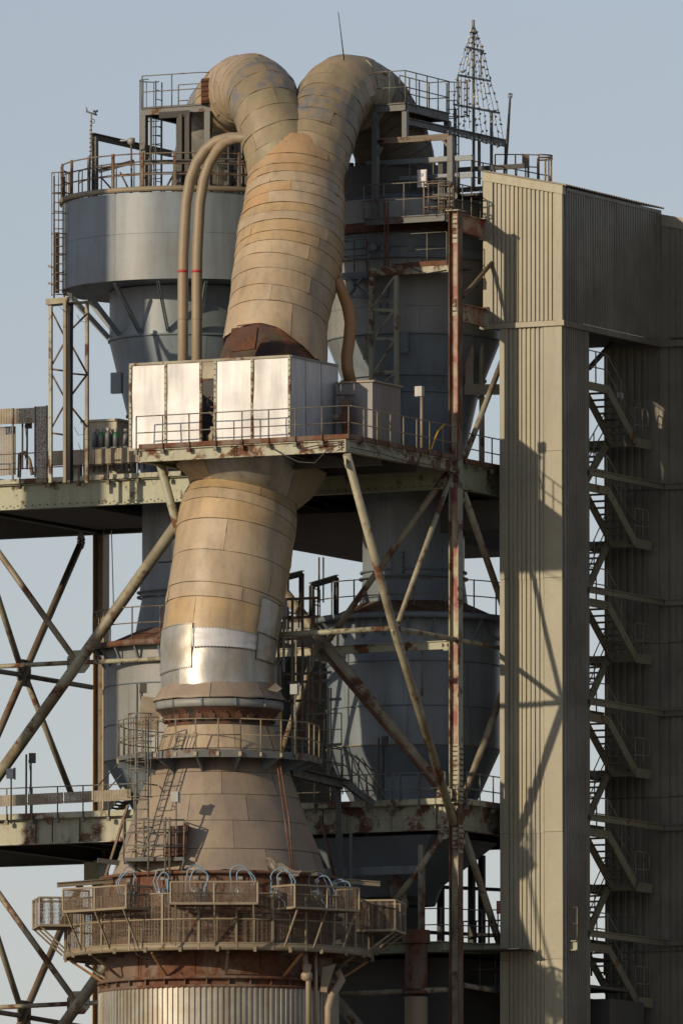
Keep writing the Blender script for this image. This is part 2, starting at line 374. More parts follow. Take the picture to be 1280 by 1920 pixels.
def bolts(m, pts, n, r=.03, d=.03):
    for p in pts: m.tube([p, p+Vector(n)*d], r, 6)
    return m
# ================================================================ ground
g = MB().add([(-4000,-1200,0),(4000,-1200,0),(4000,6000,0),(-4000,6000,0)], [(0,1,2,3)]).build('ground', M_ground); g['kind'] = 'structure'
# ================================================================ clad lift shaft, hood and building on the right
VH = 128; UR = 163; VS = 243; VW = 560; UL = 30; UW = 39; UE = 620
zb = onv(994, 609, VH).z; zt0 = onv(910, 322, VH).z; zt1 = onv(1058, 347, VH).z; slope = (zt1-zt0)/((UR+3.5)*S)
hood = thing('conveyor_head_house', 'tan corrugated metal head house with sloping roof on top of the lift shaft', 'building', uv(-3, VH, zb))
def hz(u): return zt0+slope*((u+3.5)*S)
c0 = 20
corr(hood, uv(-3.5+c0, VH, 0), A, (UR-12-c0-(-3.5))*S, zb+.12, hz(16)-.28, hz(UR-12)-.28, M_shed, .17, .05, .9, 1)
for u0, u1 in ((-3.5, c0-3.5), (UR-14, UR)):
    MB().hexa([uv(u0, VH-4, zb), uv(u1, VH-4, zb), uv(u1, VH+4, zb), uv(u0, VH+4, zb), uv(u0, VH-4, hz(u0)-.05), uv(u1, VH-4, hz(u1)-.05), uv(u1, VH+4, hz(u1)-.05), uv(u0, VH+4, hz(u0)-.05)]).build('corner_trim', M_shed, hood)
MB().hexa([uv(-5, VH-6, hz(-5)-.30), uv(UR+2, VH-6, hz(UR)-.30), uv(UR+2, VH+8, hz(UR)-.30), uv(-5, VH+8, hz(-5)-.30), uv(-5, VH-6, hz(-5)), uv(UR+2, VH-6, hz(UR)), uv(UR+2, VH+8, hz(UR)), uv(-5, VH+8, hz(-5))]).build('verge_flashing', M_shed, hood)
MB().ubox(-6, UR+5, VH-7, VH, zb-.08, zb+.10).build('drip_flashing', M_shed, hood)
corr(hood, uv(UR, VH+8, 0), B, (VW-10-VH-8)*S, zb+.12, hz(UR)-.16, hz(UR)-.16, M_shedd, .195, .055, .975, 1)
MB().ubox(UR-1, UR+5, VH-4, VW-10, zb-.1, zb+.10).build('drip_flashing', M_shedd, hood)
MB().ubox(UR-1, UR+4, VH+9, VW-10, hz(UR)-.17, hz(UR)-.06).build('eaves_flashing', M_shedd, hood)
MB().ubox(UR-1, UR+4.5, VW-24, VW-10, zb, hz(UR)-.17).build('corner_trim', M_shedd, hood)
# roof sheets, ribs running down the slope
vv = VH-8; k = 0
while vv < VW-12:
    v1 = min(vv+54, VW-12); prof = []; x = vv
    while x < v1-1e-6:
        prof += [(x, 0), (x+4, 0), (x+5, .06), (x+9, .06), (x+10.5, 0)]; x += 10.8
    vs = []
    for (q, d) in prof:
        vs += [uv(-6, q, hz(-6)+d+.01), uv(UR+9, q, hz(UR+9)+d+.01)]
    MB().add(vs, [(2*j, 2*j+1, 2*j+3, 2*j+2) for j in range(len(prof)-1)]).build('roof_sheet', M_shedd, hood); vv = v1
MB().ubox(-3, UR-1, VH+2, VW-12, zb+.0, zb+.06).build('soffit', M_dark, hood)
MB().ubox(-3.5, -1, VH+5, VW-12, zb, hz(-3)-.1).build('rear_wall', M_shedd, hood)
# shaft
zbase = 0.0
shaft = thing('lift_shaft', 'tall narrow tan corrugated shaft rising from the ground to the head house', 'shaft', uv(UL, VH, 0))
zs = zb-.02
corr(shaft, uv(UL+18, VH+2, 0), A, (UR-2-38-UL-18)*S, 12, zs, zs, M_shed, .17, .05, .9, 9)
for u0, u1 in ((UL, UL+18), (UR-2-38, UR-2)):
    n = 9
    for i in range(n):
        MB().ubox(u0, u1, VH-2-(i % 2)*.6, VH+4, lerp(12, zs, i/n)+.006, lerp(12, zs, (i+1)/n)-.006).build('corner_trim', M_shed, shaft)
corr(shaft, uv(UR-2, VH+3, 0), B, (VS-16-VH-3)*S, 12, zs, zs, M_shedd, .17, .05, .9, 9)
for i in range(9): MB().ubox(UR-6, UR-1.4+(i % 2)*.4, VS-16, VS, lerp(12, zs, i/9)+.006, lerp(12, zs, (i+1)/9)-.006).build('corner_trim', M_shedd, shaft)
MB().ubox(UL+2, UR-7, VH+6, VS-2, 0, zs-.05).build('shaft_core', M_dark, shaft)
# building behind the stairs
bldg = thing('clad_building', 'large brown corrugated metal building behind the outdoor stairs', 'building', uv(UR, VW, 0))
for r_ in range(7):
    z1 = lerp(zb+.3, 14, r_/7); z0 = lerp(zb+.3, 14, (r_+1)/7)
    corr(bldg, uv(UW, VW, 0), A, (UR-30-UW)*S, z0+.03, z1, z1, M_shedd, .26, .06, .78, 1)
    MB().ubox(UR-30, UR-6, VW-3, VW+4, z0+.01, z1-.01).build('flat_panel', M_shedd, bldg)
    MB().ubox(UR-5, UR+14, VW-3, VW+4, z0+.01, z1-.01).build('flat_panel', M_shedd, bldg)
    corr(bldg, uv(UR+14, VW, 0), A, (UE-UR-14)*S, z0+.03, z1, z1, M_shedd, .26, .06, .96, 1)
MB().ubox(UW, UE, VW+5, VW+900, 0, zb+.2).build('inner_shell', M_shedd, bldg)
# upper storey of that building, right of the hood
ups = thing('upper_storey', 'upper storey of tan corrugated sheet right of the head house, at the photo edge', 'building', uv(UR, VW-8, zb))
corr(ups, uv(UR+22, VW-9, 0), A, (UE-UR-22)*S, zb+.2, hz(UR+22)-.5, hz(UE)-.5, M_shedd, .2, .05, .96, 1)
MB().hexa([uv(UR+5, VW-12, zb), uv(UR+22, VW-12, zb), uv(UR+22, VW-6, zb), uv(UR+5, VW-6, zb), uv(UR+5, VW-12, hz(UR+5)-.4), uv(UR+22, VW-12, hz(UR+22)-.4), uv(UR+22, VW-6, hz(UR+22)-.4), uv(UR+5, VW-6, hz(UR+5)-.4)]).build('corner_trim', M_shedd, ups)
MB().hexa([uv(UR+5, VW-14, hz(UR)-.6), uv(UE, VW-14, hz(UE)-.6), uv(UE, VW-5, hz(UE)-.6), uv(UR+5, VW-5, hz(UR)-.6), uv(UR+5, VW-14, hz(UR)-.2), uv(UE, VW-14, hz(UE)-.2), uv(UE, VW-5, hz(UE)-.2), uv(UR+5, VW-5, hz(UR)-.2)]).build('verge_flashing', M_shed, ups)
MB().ubox(UR+5, UE, VW-14, VW-5, zb-.1, zb+.12).build('drip_flashing', M_shedd, ups)
# horizontal tie beams between shaft and building
ybs = [880, 1100, 1310, 1527, 1745]
ties = thing('stair_bay_frame', 'horizontal pale green beams tying the shaft to the brown building', 'steel frame', uv(UR+6, VS, 0))
for y in ybs:
    zc = onu(1110, y+6, UR+6).z
    ibeamo('beam', uv(UR+6, VS-10, zc), uv(UR+6, VW-4, zc), .14, .22, M_stair, ties)
    ibeamo('beam', uv(UR+8, VW-8, zc), uv(UE, VW-8, zc), .14, .22, M_shedd, ties)
    ibeamo('beam', uv(40, VS+6, zc), uv(40, VW-4, zc), .14, .22, M_stair, ties)
tubeo('brace', [onu(1104, 690, 100), onu(1150, 640, 100)], .09, M_dark, ties)
# stairs
near = [715, 905, 1120, 1335, 1550, 1765]; far = [825, 1014, 1229, 1444, 1658, 1873]
st = thing('outdoor_stairs', 'zigzag grey green steel stairs with tube handrails between shaft and building', 'stairs', uv(92, 354, 0))
U1, U2, U3, U4 = 145, 96, 88, 40
def zn(y): return onu(1145, y+10, 145).z
def zf(y): return onu(1200, y, 145).z
def flight(u0, u1, va, za, vb, zb_, rail_u):
    for u in (u0, u1): MB().beam(uv(u, va, za-.08), uv(u, vb, zb_-.08), .07, .32).build('stringer', M_stair, st)
    n = max(6, round(abs(za-zb_)/.21))
    for i in range(1, n):
        v = lerp(va, vb, i/n); z = lerp(za, zb_, i/n)
        MB().ubox(u0, u1, v-7, v+7, z-.03, z+.02).build('tread', M_stair, st)
    for u in rail_u:
        for h in (.55, 1.1): tubeo('rail', [uv(u, va, za+h), uv(u, vb, zb_+h)], .022, M_stair, st, 6)
        for i in range(3): tubeo('post', [uv(u, lerp(va, vb, i/2.), lerp(za, zb_, i/2.)), uv(u, lerp(va, vb, i/2.), lerp(za, zb_, i/2.)+1.1)], .022, M_stair, st, 6)
for i in range(len(near)):
    z0 = zn(near[i]); z1 = zf(far[i])
    MB().ubox(U4, U1+2, 262, 354, z0-.03, z0).build('landing', M_stair, st)
    for u in (U4, U1): MB().beam(uv(u, 262, z0-.12), uv(u, 356, z0-.12), .07, .28).build('landing_beam', M_stair, st)
    railing(st, [uv(U1, 262, z0), uv(U1, 350, z0)], 1.1, 1.0, M_stair)
    flight(U2, U1, 354, z0, 475, z1, (U1,))
    MB().ubox(U4, U1+2, 475, 540, z1-.03, z1).build('landing', M_stair, st)
    for u in (U4, U1+2): MB().beam(uv(u, 475, z1-.12), uv(u, 542, z1-.12), .07, .32).build('landing_beam', M_stair, st)
    MB().beam(uv(U4, 476, z1-.12), uv(U1+2, 476, z1-.12), .05, .24).build('landing_beam', M_stair, st)
    tubeo('rail', [uv(U1, 478, z1+1.1), uv(U1, 528, z1+1.1), uv(U1, 534, z1+1.0), uv(U1, 536, z1+.6), uv(U1, 528, z1+.5), uv(U1, 478, z1+.5)], .022, M_stair, st, 6)
    tubeo('post', [uv(U1, 510, z1), uv(U1, 510, z1+1.1)], .022, M_stair, st, 6)
    if i+1 < len(near): flight(U4, U3, 475, z1, 354, zn(near[i+1]), (U4, U3))
    # open balustrade of the near landings against the sky
    railing(st, [uv(U4, 262, z0), uv(U4, 350, z0)], 1.1, .9, M_stair)
p = onu(1162, 741, 140)
sg = thing('notice_plate', 'small blue and white notice fixed on the top stair flight', 'sign', p)
MB().box(p, B*.22, A*.01, UP*.09).build('plate', M_white, sg)
for dz in (.04, -.0, -.04): MB().box(p+A*.014+UP*dz+B*.03, B*.14, A*.003, UP*.011).build('text_line', M_blue, sg)
p2 = onu(1143, 740, 140); s2 = thing('round_notice', 'round blue disc sign under the top stair landing', 'sign', p2)
MB().tube([p2, p2+A*.02], .14, 20).build('disc', M_blue, s2)
# ================================================================ steel frame
fr = thing('tower_frame', 'rusty pale green and red steel column and brace frame round the process tower', 'steel frame', uv(0, 0, 0))
def hcol(par, u, v, z0, z1, mw, mf, w=20, f=20, label=None, tf=1.6):
    MB().ubox(u-w/2+tf, u+w/2-tf, v-.9, v+.9, z0, z1).build('column_web', mw, par, label)
    MB().ubox(u-w/2, u-w/2+tf, v-f/2, v+f/2, z0, z1).build('column_flange', mf, par)
    MB().ubox(u+w/2-tf, u+w/2, v-f/2, v+f/2, z0, z1).build('column_flange', mf, par)
ztop = Z(396)
hcol(fr, 0, 0, Z(862), ztop, M_red, M_rustp, label='red and cream web of the tall near column')
hcol(fr, 0, 0, Z(1500), Z(862)-.01, M_red, M_greenr)
hcol(fr, 0, 0, 0, Z(1500)-.01, M_tube, M_rustp)
MB().ubox(-14, 14, -14, 14, ztop+.002, ztop+.04).build('cap_plate', M_greenr, fr)
for y0, y1 in ((405, 455), (560, 592), (1395, 1500), (1545, 1590), (880, 912)):
    pl = MB().ubox(-7, 7, -2.0, -.95, Z(y1), Z(y0)).build('splice_plate', M_greenr, fr)
    n = int((y1-y0)/9); m = MB()
    for i in range(n):
        for u in (-4, 0, 4): m.tube([uv(u, -2.0, Z(y0+5+i*9)), uv(u, -3.2, Z(y0+5+i*9))], .028, 6)
    m.build('bolt', M_rust, pl, kind='stuff')
for y0, y1 in ((1400, 1500), (1548, 1600)):
    pl = MB().ubox(10.05, 11, -9, 9, Z(y1), Z(y0)).build('splice_plate', M_greenr, fr); m = MB()
    for i in range(int((y1-y0)/10)):
        for v in (-6, -2, 3, 7): m.tube([uv(11, v, Z(y0+5+i*10)), uv(12, v, Z(y0+5+i*10))], .028, 6)
    m.build('bolt', M_rust, pl, kind='stuff')
UB = -1033; VB = 520
hcol(fr, UB, VB, 0, Z(890), M_pipeo if False else M_tubeb, M_clado, 24, 24, label='ochre back column on the left')
hcol(fr, UB, 0, 0, Z(890), M_tubeb, M_clado, 24, 24)
hcol(fr, 0, VB, 0, Z(396), M_tubeb, M_greenr, 20, 20)
def tb(pl, val, pts, r, mat, name='brace'):
    f = onv if pl == 'v' else onu; return tubeo(name, [f(x, y, val) for x, y in pts], r*S, mat, fr, 12)
def gus(pl, val, x, y, w, h, mat=None):
    f = onv if pl == 'v' else onu; p = f(x, y, val); ax = A if pl == 'v' else B; nx = B if pl == 'v' else A
    m = MB(); k = [(-.5,-1),(.5,-1),(1,-.4),(1,.5),(.4,1),(-.5,1),(-1,.4),(-1,-.5)]
    vs = [p+ax*(a_*w*S)+UP*(b_*h*S)-nx*.03 for a_, b_ in k]+[p+ax*(a_*w*S)+UP*(b_*h*S)+nx*.03 for a_, b_ in k]
    m.add(vs, [tuple(range(8)), tuple(range(15, 7, -1))]+[(i, i+8, (i+1) % 8+8, (i+1) % 8) for i in range(8)]); gp = m.build('gusset_plate', mat or M_tube, fr)
    mb = MB()
    for a_, b_ in ((-.75,.2),(-.75,-.2),(.75,.2),(.75,-.2),(-.5,0),(.5,0)): q = p+ax*(a_*w*S)+UP*(b_*h*S); mb.tube([q-nx*.07, q+nx*.07], .03, 6)
    mb.build('bolt', M_rust, gp, kind='stuff')
for dy in (0, 640):
    tb('v', 0, [(-64, 1540+dy), (378, 918+dy)], 11, M_tube)
    tb('v', 0, [(-64, 950+dy), (141, 1237+dy)], 6, M_tube)
    tb('v', 0, [(-64, 1253+dy), (130, 1243+dy)], 4.5, M_tube); tb('v', 0, [(165, 1242+dy), (375, 1232+dy)], 4.5, M_greenr)
    gus('v', 0, 147, 1241+dy, 24, 22)
    tb('u', UB, [(150, 1022+dy), (-64, 1516+dy)], 7, M_tubeb)
    tb('u', UB, [(-30, 1040+dy), (38, 1250+dy)], 6, M_tube); tb('u', UB, [(50, 1275+dy), (134, 1490+dy)], 6, M_tube)
    tb('u', UB, [(-60, 1250+dy), (36, 1265+dy)], 5, M_tubeb); tb('u', UB, [(50, 1268+dy), (172, 1289+dy)], 5, M_tubeb)
    gus('u', UB, 45, 1262+dy, 26, 26, M_tubeb)
tb('v', 0, [(378, 918), (845, 1503)], 11, M_tube)
tb('v', -9, [(600, 1220), (838, 1500)], 4, M_rustp)
tb('v', 0, [(840, 885), (596, 1228)], 6, M_tube)
tb('v', 0, [(378, 1558), (845, 2143)], 11, M_tube)
MB().beam(onv(380, 1232, 0), onv(841, 1210, 0), .16, .26).build('tie_beam', M_greenr, fr)
MB().beam(onv(380, 1232, 0)+UP*.14, onv(841, 1210, 0)+UP*.14, .28, .03).build('tie_flange', M_greenr, fr)
tb('v', -20, [(598, 1200), (515, 1450)], 6, M_tube)
tb('u', 0, [(650, 852), (738, 1178), (851, 1545)], 8, M_tube, 'strut')
tb('u', 0, [(746, 1168), (845, 893)], 5, M_tube); tb('u', 0, [(748, 1180), (985, 1224)], 5, M_tube)
tb('v', -253, [(440, 1196), (738, 1178)], 5.5, M_greenr)
gus('u', 0, 741, 1178, 14, 14)
uj = -433
tb('u', uj, [(300, 868), (388, 1194), (490, 1545)], 8, M_greenr, 'strut')
tb('u', 0, [(868, 922), (958, 1180)], 6.5, M_tube); tb('u', 0, [(868, 1497), (958, 1255)], 6.5, M_tube)
tb('u', 0, [(868, 866), (955, 640)], 5.5, M_tube); tb('u', 0, [(869, 1562), (962, 1850)], 7, M_tube)
tb('v', 0, [(834, 1562), (718, 1722)], 6, M_tube); tb('v', 0, [(470, 1872), (842, 1856)], 5, M_tube)
tb('u', 0, [(868, 1848), (985, 1868)], 5, M_tube); tb('v', 0, [(600, 1835), (700, 1960)], 9, M_tube)
gus('v', -12, 833, 1490, 16, 16); gus('v', -5, 606, 1222, 20, 18)
for (pl, val, x, y, w_, h_) in (('u', 0, 651, 866, 9, 12), ('u', 0, 848, 1528, 10, 16), ('u', 0, 846, 900, 8, 14), ('u', 0, 869, 930, 8, 14), ('u', 0, 869, 1492, 8, 14), ('v', -3, 832, 1562, 12, 12), ('u', 0, 869, 1570, 8, 14), ('v', -3, 836, 893, 9, 13), ('u', UB, 152, 1014, 12, 16), ('v', -2, 836, 1210, 8, 10), ('u', 0, 868, 856, 8, 12)): gus(pl, val, x, y, w_, h_, M_greenr)
# beams from the column to the head house
for yy, hh in ((416, .62), (584, .62)):
    z = Z(yy); ibeamo('stub_beam', uv(0, 10, z), uv(0, 122, z), .22, hh, M_red, fr)
    MB().ubox(-9, 9, 120, 126, z-hh/2-.06, z+hh/2+.06).build('end_plate', M_greenr, fr)
tubeo('strut', [onu(868, 556, 2), onv(922, 492, 126)], .075, M_tubeb, fr)
# ================================================================ upper platform
zt = Z(868); zl = Z(916); h = zt-zl; zc = (zt+zl)/2
up = thing('upper_platform', 'big rusty pale green steel platform at mid height of the tower', 'platform', uv(-500, 200, zt))
ibeamo('edge_beam', uv(-1500, 0, zc), uv(-12, 0, zc), .3, h, M_green, up)
ibeamo('edge_beam', uv(0, 12, zc), uv(0, VB, zc), .3, h, M_green, up)
ibeamo('edge_beam', uv(UB, 10, zc), uv(UB, VB, zc), .3, h, M_dark, up)
ibeamo('edge_beam', uv(-1500, VB, zc), uv(0, VB, zc), .3, h, M_dark, up)
MB().ubox(-1500, 2, 6, VB+4, zt+.01, zt+.05).build('deck', M_dark, up)
MB().ubox(-1500, -470, -14, 6, zt+.012, zt+.055).build('walkway', M_greenr, up)
MB().beam(uv(-1500, -12, zt+.09), uv(-436, -12, zt+.09), .03, .17).build('toe_plate', M_greenr, up)
MB().beam(uv(13, 14, zt+.09), uv(13, VB, zt+.09), .03, .17).build('toe_plate', M_rustp, up)
for i in range(16):
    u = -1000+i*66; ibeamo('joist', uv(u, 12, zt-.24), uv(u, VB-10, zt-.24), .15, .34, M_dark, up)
MB().ubox(-551, -200, 300, 716, Z(976), zl-.05).build('underfloor_duct', M_dark, up)
MB().ubox(-200, -2, 200, 333, Z(976), zl-.05).build('underfloor_duct', M_dark, up)
MB().ubox(-1020, -820, 20, 480, zl+.1, zl+.3).build('floor_plate', M_dark, up)
MB().ubox(UB-4, 2, VB-3, VB+3, zl+.02, zt).build('rear_fascia', M_dark, up)
railing(up, [uv(-1500, -14, zt), uv(-478, -14, zt)], 1.05, 1.15, M_railr, .022, foot=True)
railing(up, [uv(12, 24, zt), uv(12, 130, zt), uv(12, 300, zt)], 1.05, .95, M_rail, .022, foot=True)
m = MB()
for i in range(60):
    u = -980+i*16
    if -480 < u < -440: continue
    m.box(uv(u, -.5*0-8.5, zl+.12), A*.02, B*.02, UP*.02)
m.build('rivet', M_rust, up, kind='stuff')
# ================================================================ jutting platform with the aluminium enclosure
jt = Z(864); jb = Z(887); ZJ = jt
ju = thing('jutting_platform', 'rust streaked pale green platform jutting out under the silver enclosure', 'platform', uv(-200, -220, jt))
ibeamo('edge_beam', uv(uj, -451, (jt+jb)/2), uv(0, -451, (jt+jb)/2), .2, jt-jb, M_greenr, ju)
ibeamo('edge_beam', uv(0, -445, (jt+jb)/2), uv(0, -12, (jt+jb)/2), .2, jt-jb, M_greenr, ju)
ibeamo('edge_beam', uv(uj, -445, (jt+jb)/2), uv(uj, -12, (jt+jb)/2), .2, jt-jb, M_greenr, ju)
MB().ubox(uj-4, 4, -455, -2, jt+.01, jt+.05).build('deck', M_rustp, ju)
MB().beam(uv(uj, -457, jt+.10), uv(7, -457, jt+.10), .03, .16).build('toe_plate', M_rustp, ju)
MB().beam(uv(7, -457, jt+.10), uv(7, -10, jt+.10), .03, .16).build('toe_plate', M_rustp, ju)
for i in range(7): ibeamo('joist', uv(-400+i*62, -440, jt-.2), uv(-400+i*62, -14, jt-.2), .12, .28, M_dark, ju)
for v in (-300, -150): ibeamo('cross_beam', uv(uj+6, v, jb-.02), uv(-6, v, jb-.02), .2, .36, M_dark, ju)
MB().box(uv(2, -454, (jt+jb)/2), A*.02, B*.16, UP*.2).build('splice_plate', M_greenr, ju)
m = MB()
for q in (-230, -5):
    for i in range(4):
        for j in range(2): m.tube([uv(q+j*6-8, -456.2, jb+.07+i*.09), uv(q+j*6-8, -458.5, jb+.07+i*.09)], .028, 6)
m.build('bolt', M_rust, ju, kind='stuff')
railing(ju, [uv(uj-4, -460, jt), uv(8, -460, jt)], 1.12, 1.0, M_rail, .022, foot=True)
railing(ju, [uv(10, -456, jt), uv(10, -20, jt)], 1.12, 1.0, M_raily, .022, post0=False, foot=True)
bk = -472; bz0 = jt+.07; bz1 = onv(300, 680, -420).z; BV0 = -420; BV1 = -229; BR = -134
en = thing('metal_enclosure', 'bright silver sheet metal enclosure on the jutting platform, duct rising behind', 'enclosure', uv(-300, -330, jt))
fx = [244, 312, 376]; gx = [405, 474, 545]
def uatx(x, v): return (x-855-.454*v)/.891
for a_, b_ in ((244, 312), (312, 376), (405, 474), (474, 545)):
    m = MB(); u0 = uatx(a_, BV0)+1.5; u1 = uatx(b_, BV0)-1.5; n = 10; vs = []
    for j in range(n+1):
        for i in range(n+1):
            p = uv(lerp(u0, u1, i/n), BV0, lerp(bz0+.05, bz1-.05, j/n)); vs.append(p-B*(noise.noise(p*1.3)*.035))
    m.add(vs, [(j*11+i, j*11+i+1, j*11+i+12, j*11+i+11) for j in range(n) for i in range(n)], True).build('front_panel', M_alu, en)
vsd = [-420, -358, -294, -229]
for a_, b_ in zip(vsd, vsd[1:]):
    m = MB(); vs = []; n = 8
    for j in range(n+1):
        for i in range(n+1):
            p = uv(BR, lerp(a_+1, b_-1, i/n), lerp(bz0+.02, bz1-.04, j/n)); vs.append(p+A*(noise.noise(p*1.3)*.03))
    m.add(vs, [(j*9+i, j*9+i+1, j*9+i+10, j*9+i+9) for j in range(n) for i in range(n)], True).build('side_panel', M_alu, en)
for x in (312, 378, 405, 474, 543.5, 246):
    u = uatx(x, BV0); m = MB()
    for j in range(15): m.box(uv(u, BV0-2.8, bz0+.12+j*.19), A*.018, B*.012, UP*.018)
    m.build('rivet', M_rust, en, kind='stuff')
for x in (245.5, 312, 378, 405, 474, 543.5):
    u = uatx(x, BV0); MB().ubox(u-2.4, u+2.4, BV0-2.5, BV0+2, bz0, bz1).build('frame_upright', M_greenr, en)
MB().ubox(bk, BR, BV0-3, BV0+2, bz1-.05, bz1+.03).build('top_rail', M_tube, en)
MB().ubox(bk, BR, BV0-3, BV0+2, bz0-.03, bz0+.05).build('bottom_rail', M_tube, en)
MB().ubox(BR-1, BR+2.5, BV0, BV1, bz1-.04, bz1+.03).build('top_rail', M_greyw, en)
for v in (BV1-1.5,): MB().ubox(BR-1, BR+2.5, v-1.5, v+1.5, bz0, bz1).build('frame_upright', M_alu, en)
MB().ubox(bk, bk+2, BV0+3, BV1, bz0, bz1-.05).build('side_wall', M_alu, en)
MB().ubox(bk, BR-2, BV1-1, BV1+1, bz0, bz1-.05).build('rear_wall', M_dark, en)
u0 = uatx(379, BV0)+2; u1 = uatx(404, BV0)-2; zd = onv(390, 713, BV0).z
MB().ubox(u0, u1, BV0-1, BV0+1, zd+.06, bz1-.05).build('small_panel', M_tube, en)
MB().ubox(u0, u1, BV0-2, BV0+1, zd, zd+.06).build('lintel', M_rust, en)
vl = thing('valve_assembly', 'rusty valve and pipes seen in the dark gap of the silver enclosure', 'valve', uv((u0+u1)/2, BV0+22, jt))
cu = (u0+u1)/2; vv = BV0+24
tubeo('pipe', [uv(cu+6, vv, bz0), uv(cu+6, vv, bz0+.6), uv(cu, vv, bz0+.9), uv(cu+5, vv, bz0+1.5)], .07, M_rustp, vl)
tubeo('handwheel', [uv(cu, vv-6, bz0+1.55)+A*(.2*math.cos(t))+UP*(.2*math.sin(t)) for t in [i*.5236 for i in range(13)]], .025, M_rustp, vl, 6)
MB().lathe(uv(cu-2, vv, 0), [(.05, bz0+.1), (.2, bz0+.15), (.22, bz0+.4), (.1, bz0+.55), (.14, bz0+.6), (.14, bz0+.7), (.02, bz0+.72)], 14).build('valve_body', M_pipe, vl)
tubeo('hose', [uv(cu-6, vv-8, bz0+1.2), uv(cu+2, vv-8, bz0+1.05), uv(cu+7, vv-8, bz0+1.35), uv(cu+8, vv-8, bz0+1.6)], .03, M_pipe, vl, 6)
# second cabinet behind
gc = thing('grey_cabinet', 'plain grey box cabinet right of the silver enclosure behind the railing', 'cabinet', uv(-85, -200, jt))
czt = onu(698, 716, -49).z
MB().ubox(-123, -49, -250, -249, jt+.06, czt).build('front_panel', M_cabg, gc)
MB().ubox(-50, -48.5, -249, -135, jt+.06, czt).build('side_panel', M_cabg, gc)
MB().ubox(-122, -51, -247, -137, jt+.06, czt-.03).build('body', M_cabg, gc)
MB().ubox(-127, -44, -254, -131, czt+.003, czt+.06).build('lid', M_pipe, gc)
v2 = thing('handwheel_valve', 'brown valve with a large handwheel between silver enclosure and grey cabinet', 'valve', uv(-124, -270, jt))
hw = onv(648, 740, -275)
tubeo('handwheel', [hw+Vector((.32*math.cos(t), .32*math.sin(t), 0))+UP*.0 for t in [i*.449 for i in range(15)]], .018, M_rail, v2, 6)
tubeo('spoke', [hw-A*.31, hw+A*.31], .014, M_rail, v2, 5); tubeo('spoke', [hw-B*.31, hw+B*.31], .014, M_rail, v2, 5)
MB().lathe((hw.x, hw.y, 0), [(.04, hw.z+.02), (.05, hw.z-.15), (.2, hw.z-.2), (.22, hw.z-.4), (.13, hw.z-.5), (.13, hw.z-.6), (.24, hw.z-.64), (.25, hw.z-.9), (.14, hw.z-1.0), (.10, jt+.05)], 16).build('valve_body', M_rustp, v2)
tubeo('flanged_pipe', [hw-UP*.75, hw-UP*.75-A*.45], .12, M_pipe, v2)
# lamp box on post, yellow hose
lp = onu(800, 800, 6)
l1 = thing('work_lamp', 'pale work lamp on a brown post on the railing side of the jutting platform', 'lamp', Vector((lp.x, lp.y, jt)))
q = onu(790, 728, 4); tubeo('lamp_post', [Vector((q.x, q.y, jt-.1)), q], .05, M_pipe, l1); MB().box(q-A*.08-UP*.1, A*.13, B*.1, UP*.17).build('lamp_head', M_lamp, l1)
yh = tubeo('yellow_hose', [onu(833, 795, 14), onu(822, 806, 14), onu(814, 825, 14), onu(808, 842, 14)], .03, M_yel); tag(yh, 'yellow hose bent over the railing beside the rusty near column', 'hose')
# ================================================================ lower platform
lt = Z(1508); lb = Z(1556); lc = (lt+lb)/2
lo = thing('lower_platform', 'rusty pale green steel platform behind the grey beige cone', 'platform', uv(-500, 200, lt))
for a_, b_ in ((-1500, -1180), (-1180, -860), (-860, -560), (-560, -280), (-280, -12)):
    ibeamo('edge_beam', uv(a_+1, 0, lc), uv(b_-1, 0, lc), .3, lt-lb, M_greenr, lo)
ibeamo('edge_beam', uv(0, 12, lc), uv(0, VB, lc), .3, lt-lb, M_greenr, lo)
ibeamo('edge_beam', uv(UB, 10, lc), uv(UB, VB, lc), .3, lt-lb, M_dark, lo)
ibeamo('edge_beam', uv(-1500, VB, lc), uv(0, VB, lc), .3, lt-lb, M_dark, lo)
MB().ubox(-1500, 2, 6, VB+4, lt+.01, lt+.05).build('deck', M_dark, lo)
MB().ubox(-1500, 12, -14, 6, lt+.012, lt+.055).build('walkway', M_greenr, lo)
MB().beam(uv(-1500, -15, lt+.10), uv(-14, -15, lt+.10), .03, .2).build('toe_plate', M_greenr, lo)
MB().beam(uv(14, 14, lt+.10), uv(14, VB, lt+.10), .03, .2).build('toe_plate', M_greenr, lo)
for i in range(16):
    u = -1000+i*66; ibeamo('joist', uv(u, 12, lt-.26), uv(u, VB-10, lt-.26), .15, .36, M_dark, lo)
for u in range(-1180, -10, 95): MB().ubox(u-1, u+1, -8.2, -1, lb+.03, lt-.04).build('web_stiffener', M_greenr, lo)
railing(lo, [uv(-1500, -18, lt), uv(-14, -18, lt)], 1.08, 1.0, M_rail, .022, foot=True)
railing(lo, [uv(14, 16, lt), uv(14, 300, lt)], 1.08, .95, M_rail, .022, foot=True)
MB().box(uv(UB+5, VB-30, lb-.35), A*.3, B*.3, UP*.4).build('column_head', M_green, lo)
for u in (-680, -640, -600, -560, -520, -480): MB().ubox(u, u+1, 5, 8, lt, lt+.1).build('clip', M_rust, lo)
# bay of the platform frame above with a projecting beam on the left
cb = beamo('projecting_beam', onu(-40, 902, -1010), onu(165, 927, -1010), .22, .30, M_steel); tag(cb, 'dark grey box beam projecting in front of the upper platform at left', 'beam')
# ================================================================ vessels
def zy(cx, Yc, y): return at(cx, y, Yc).z
def ctr(cx, Yc): p = at(cx, 960, Yc); return (p.x, p.y)
def ves(cx, Yc, prof): return [(r*S*(1+Yc*S/DIST), zy(cx, Yc, y)) for r, y in prof]
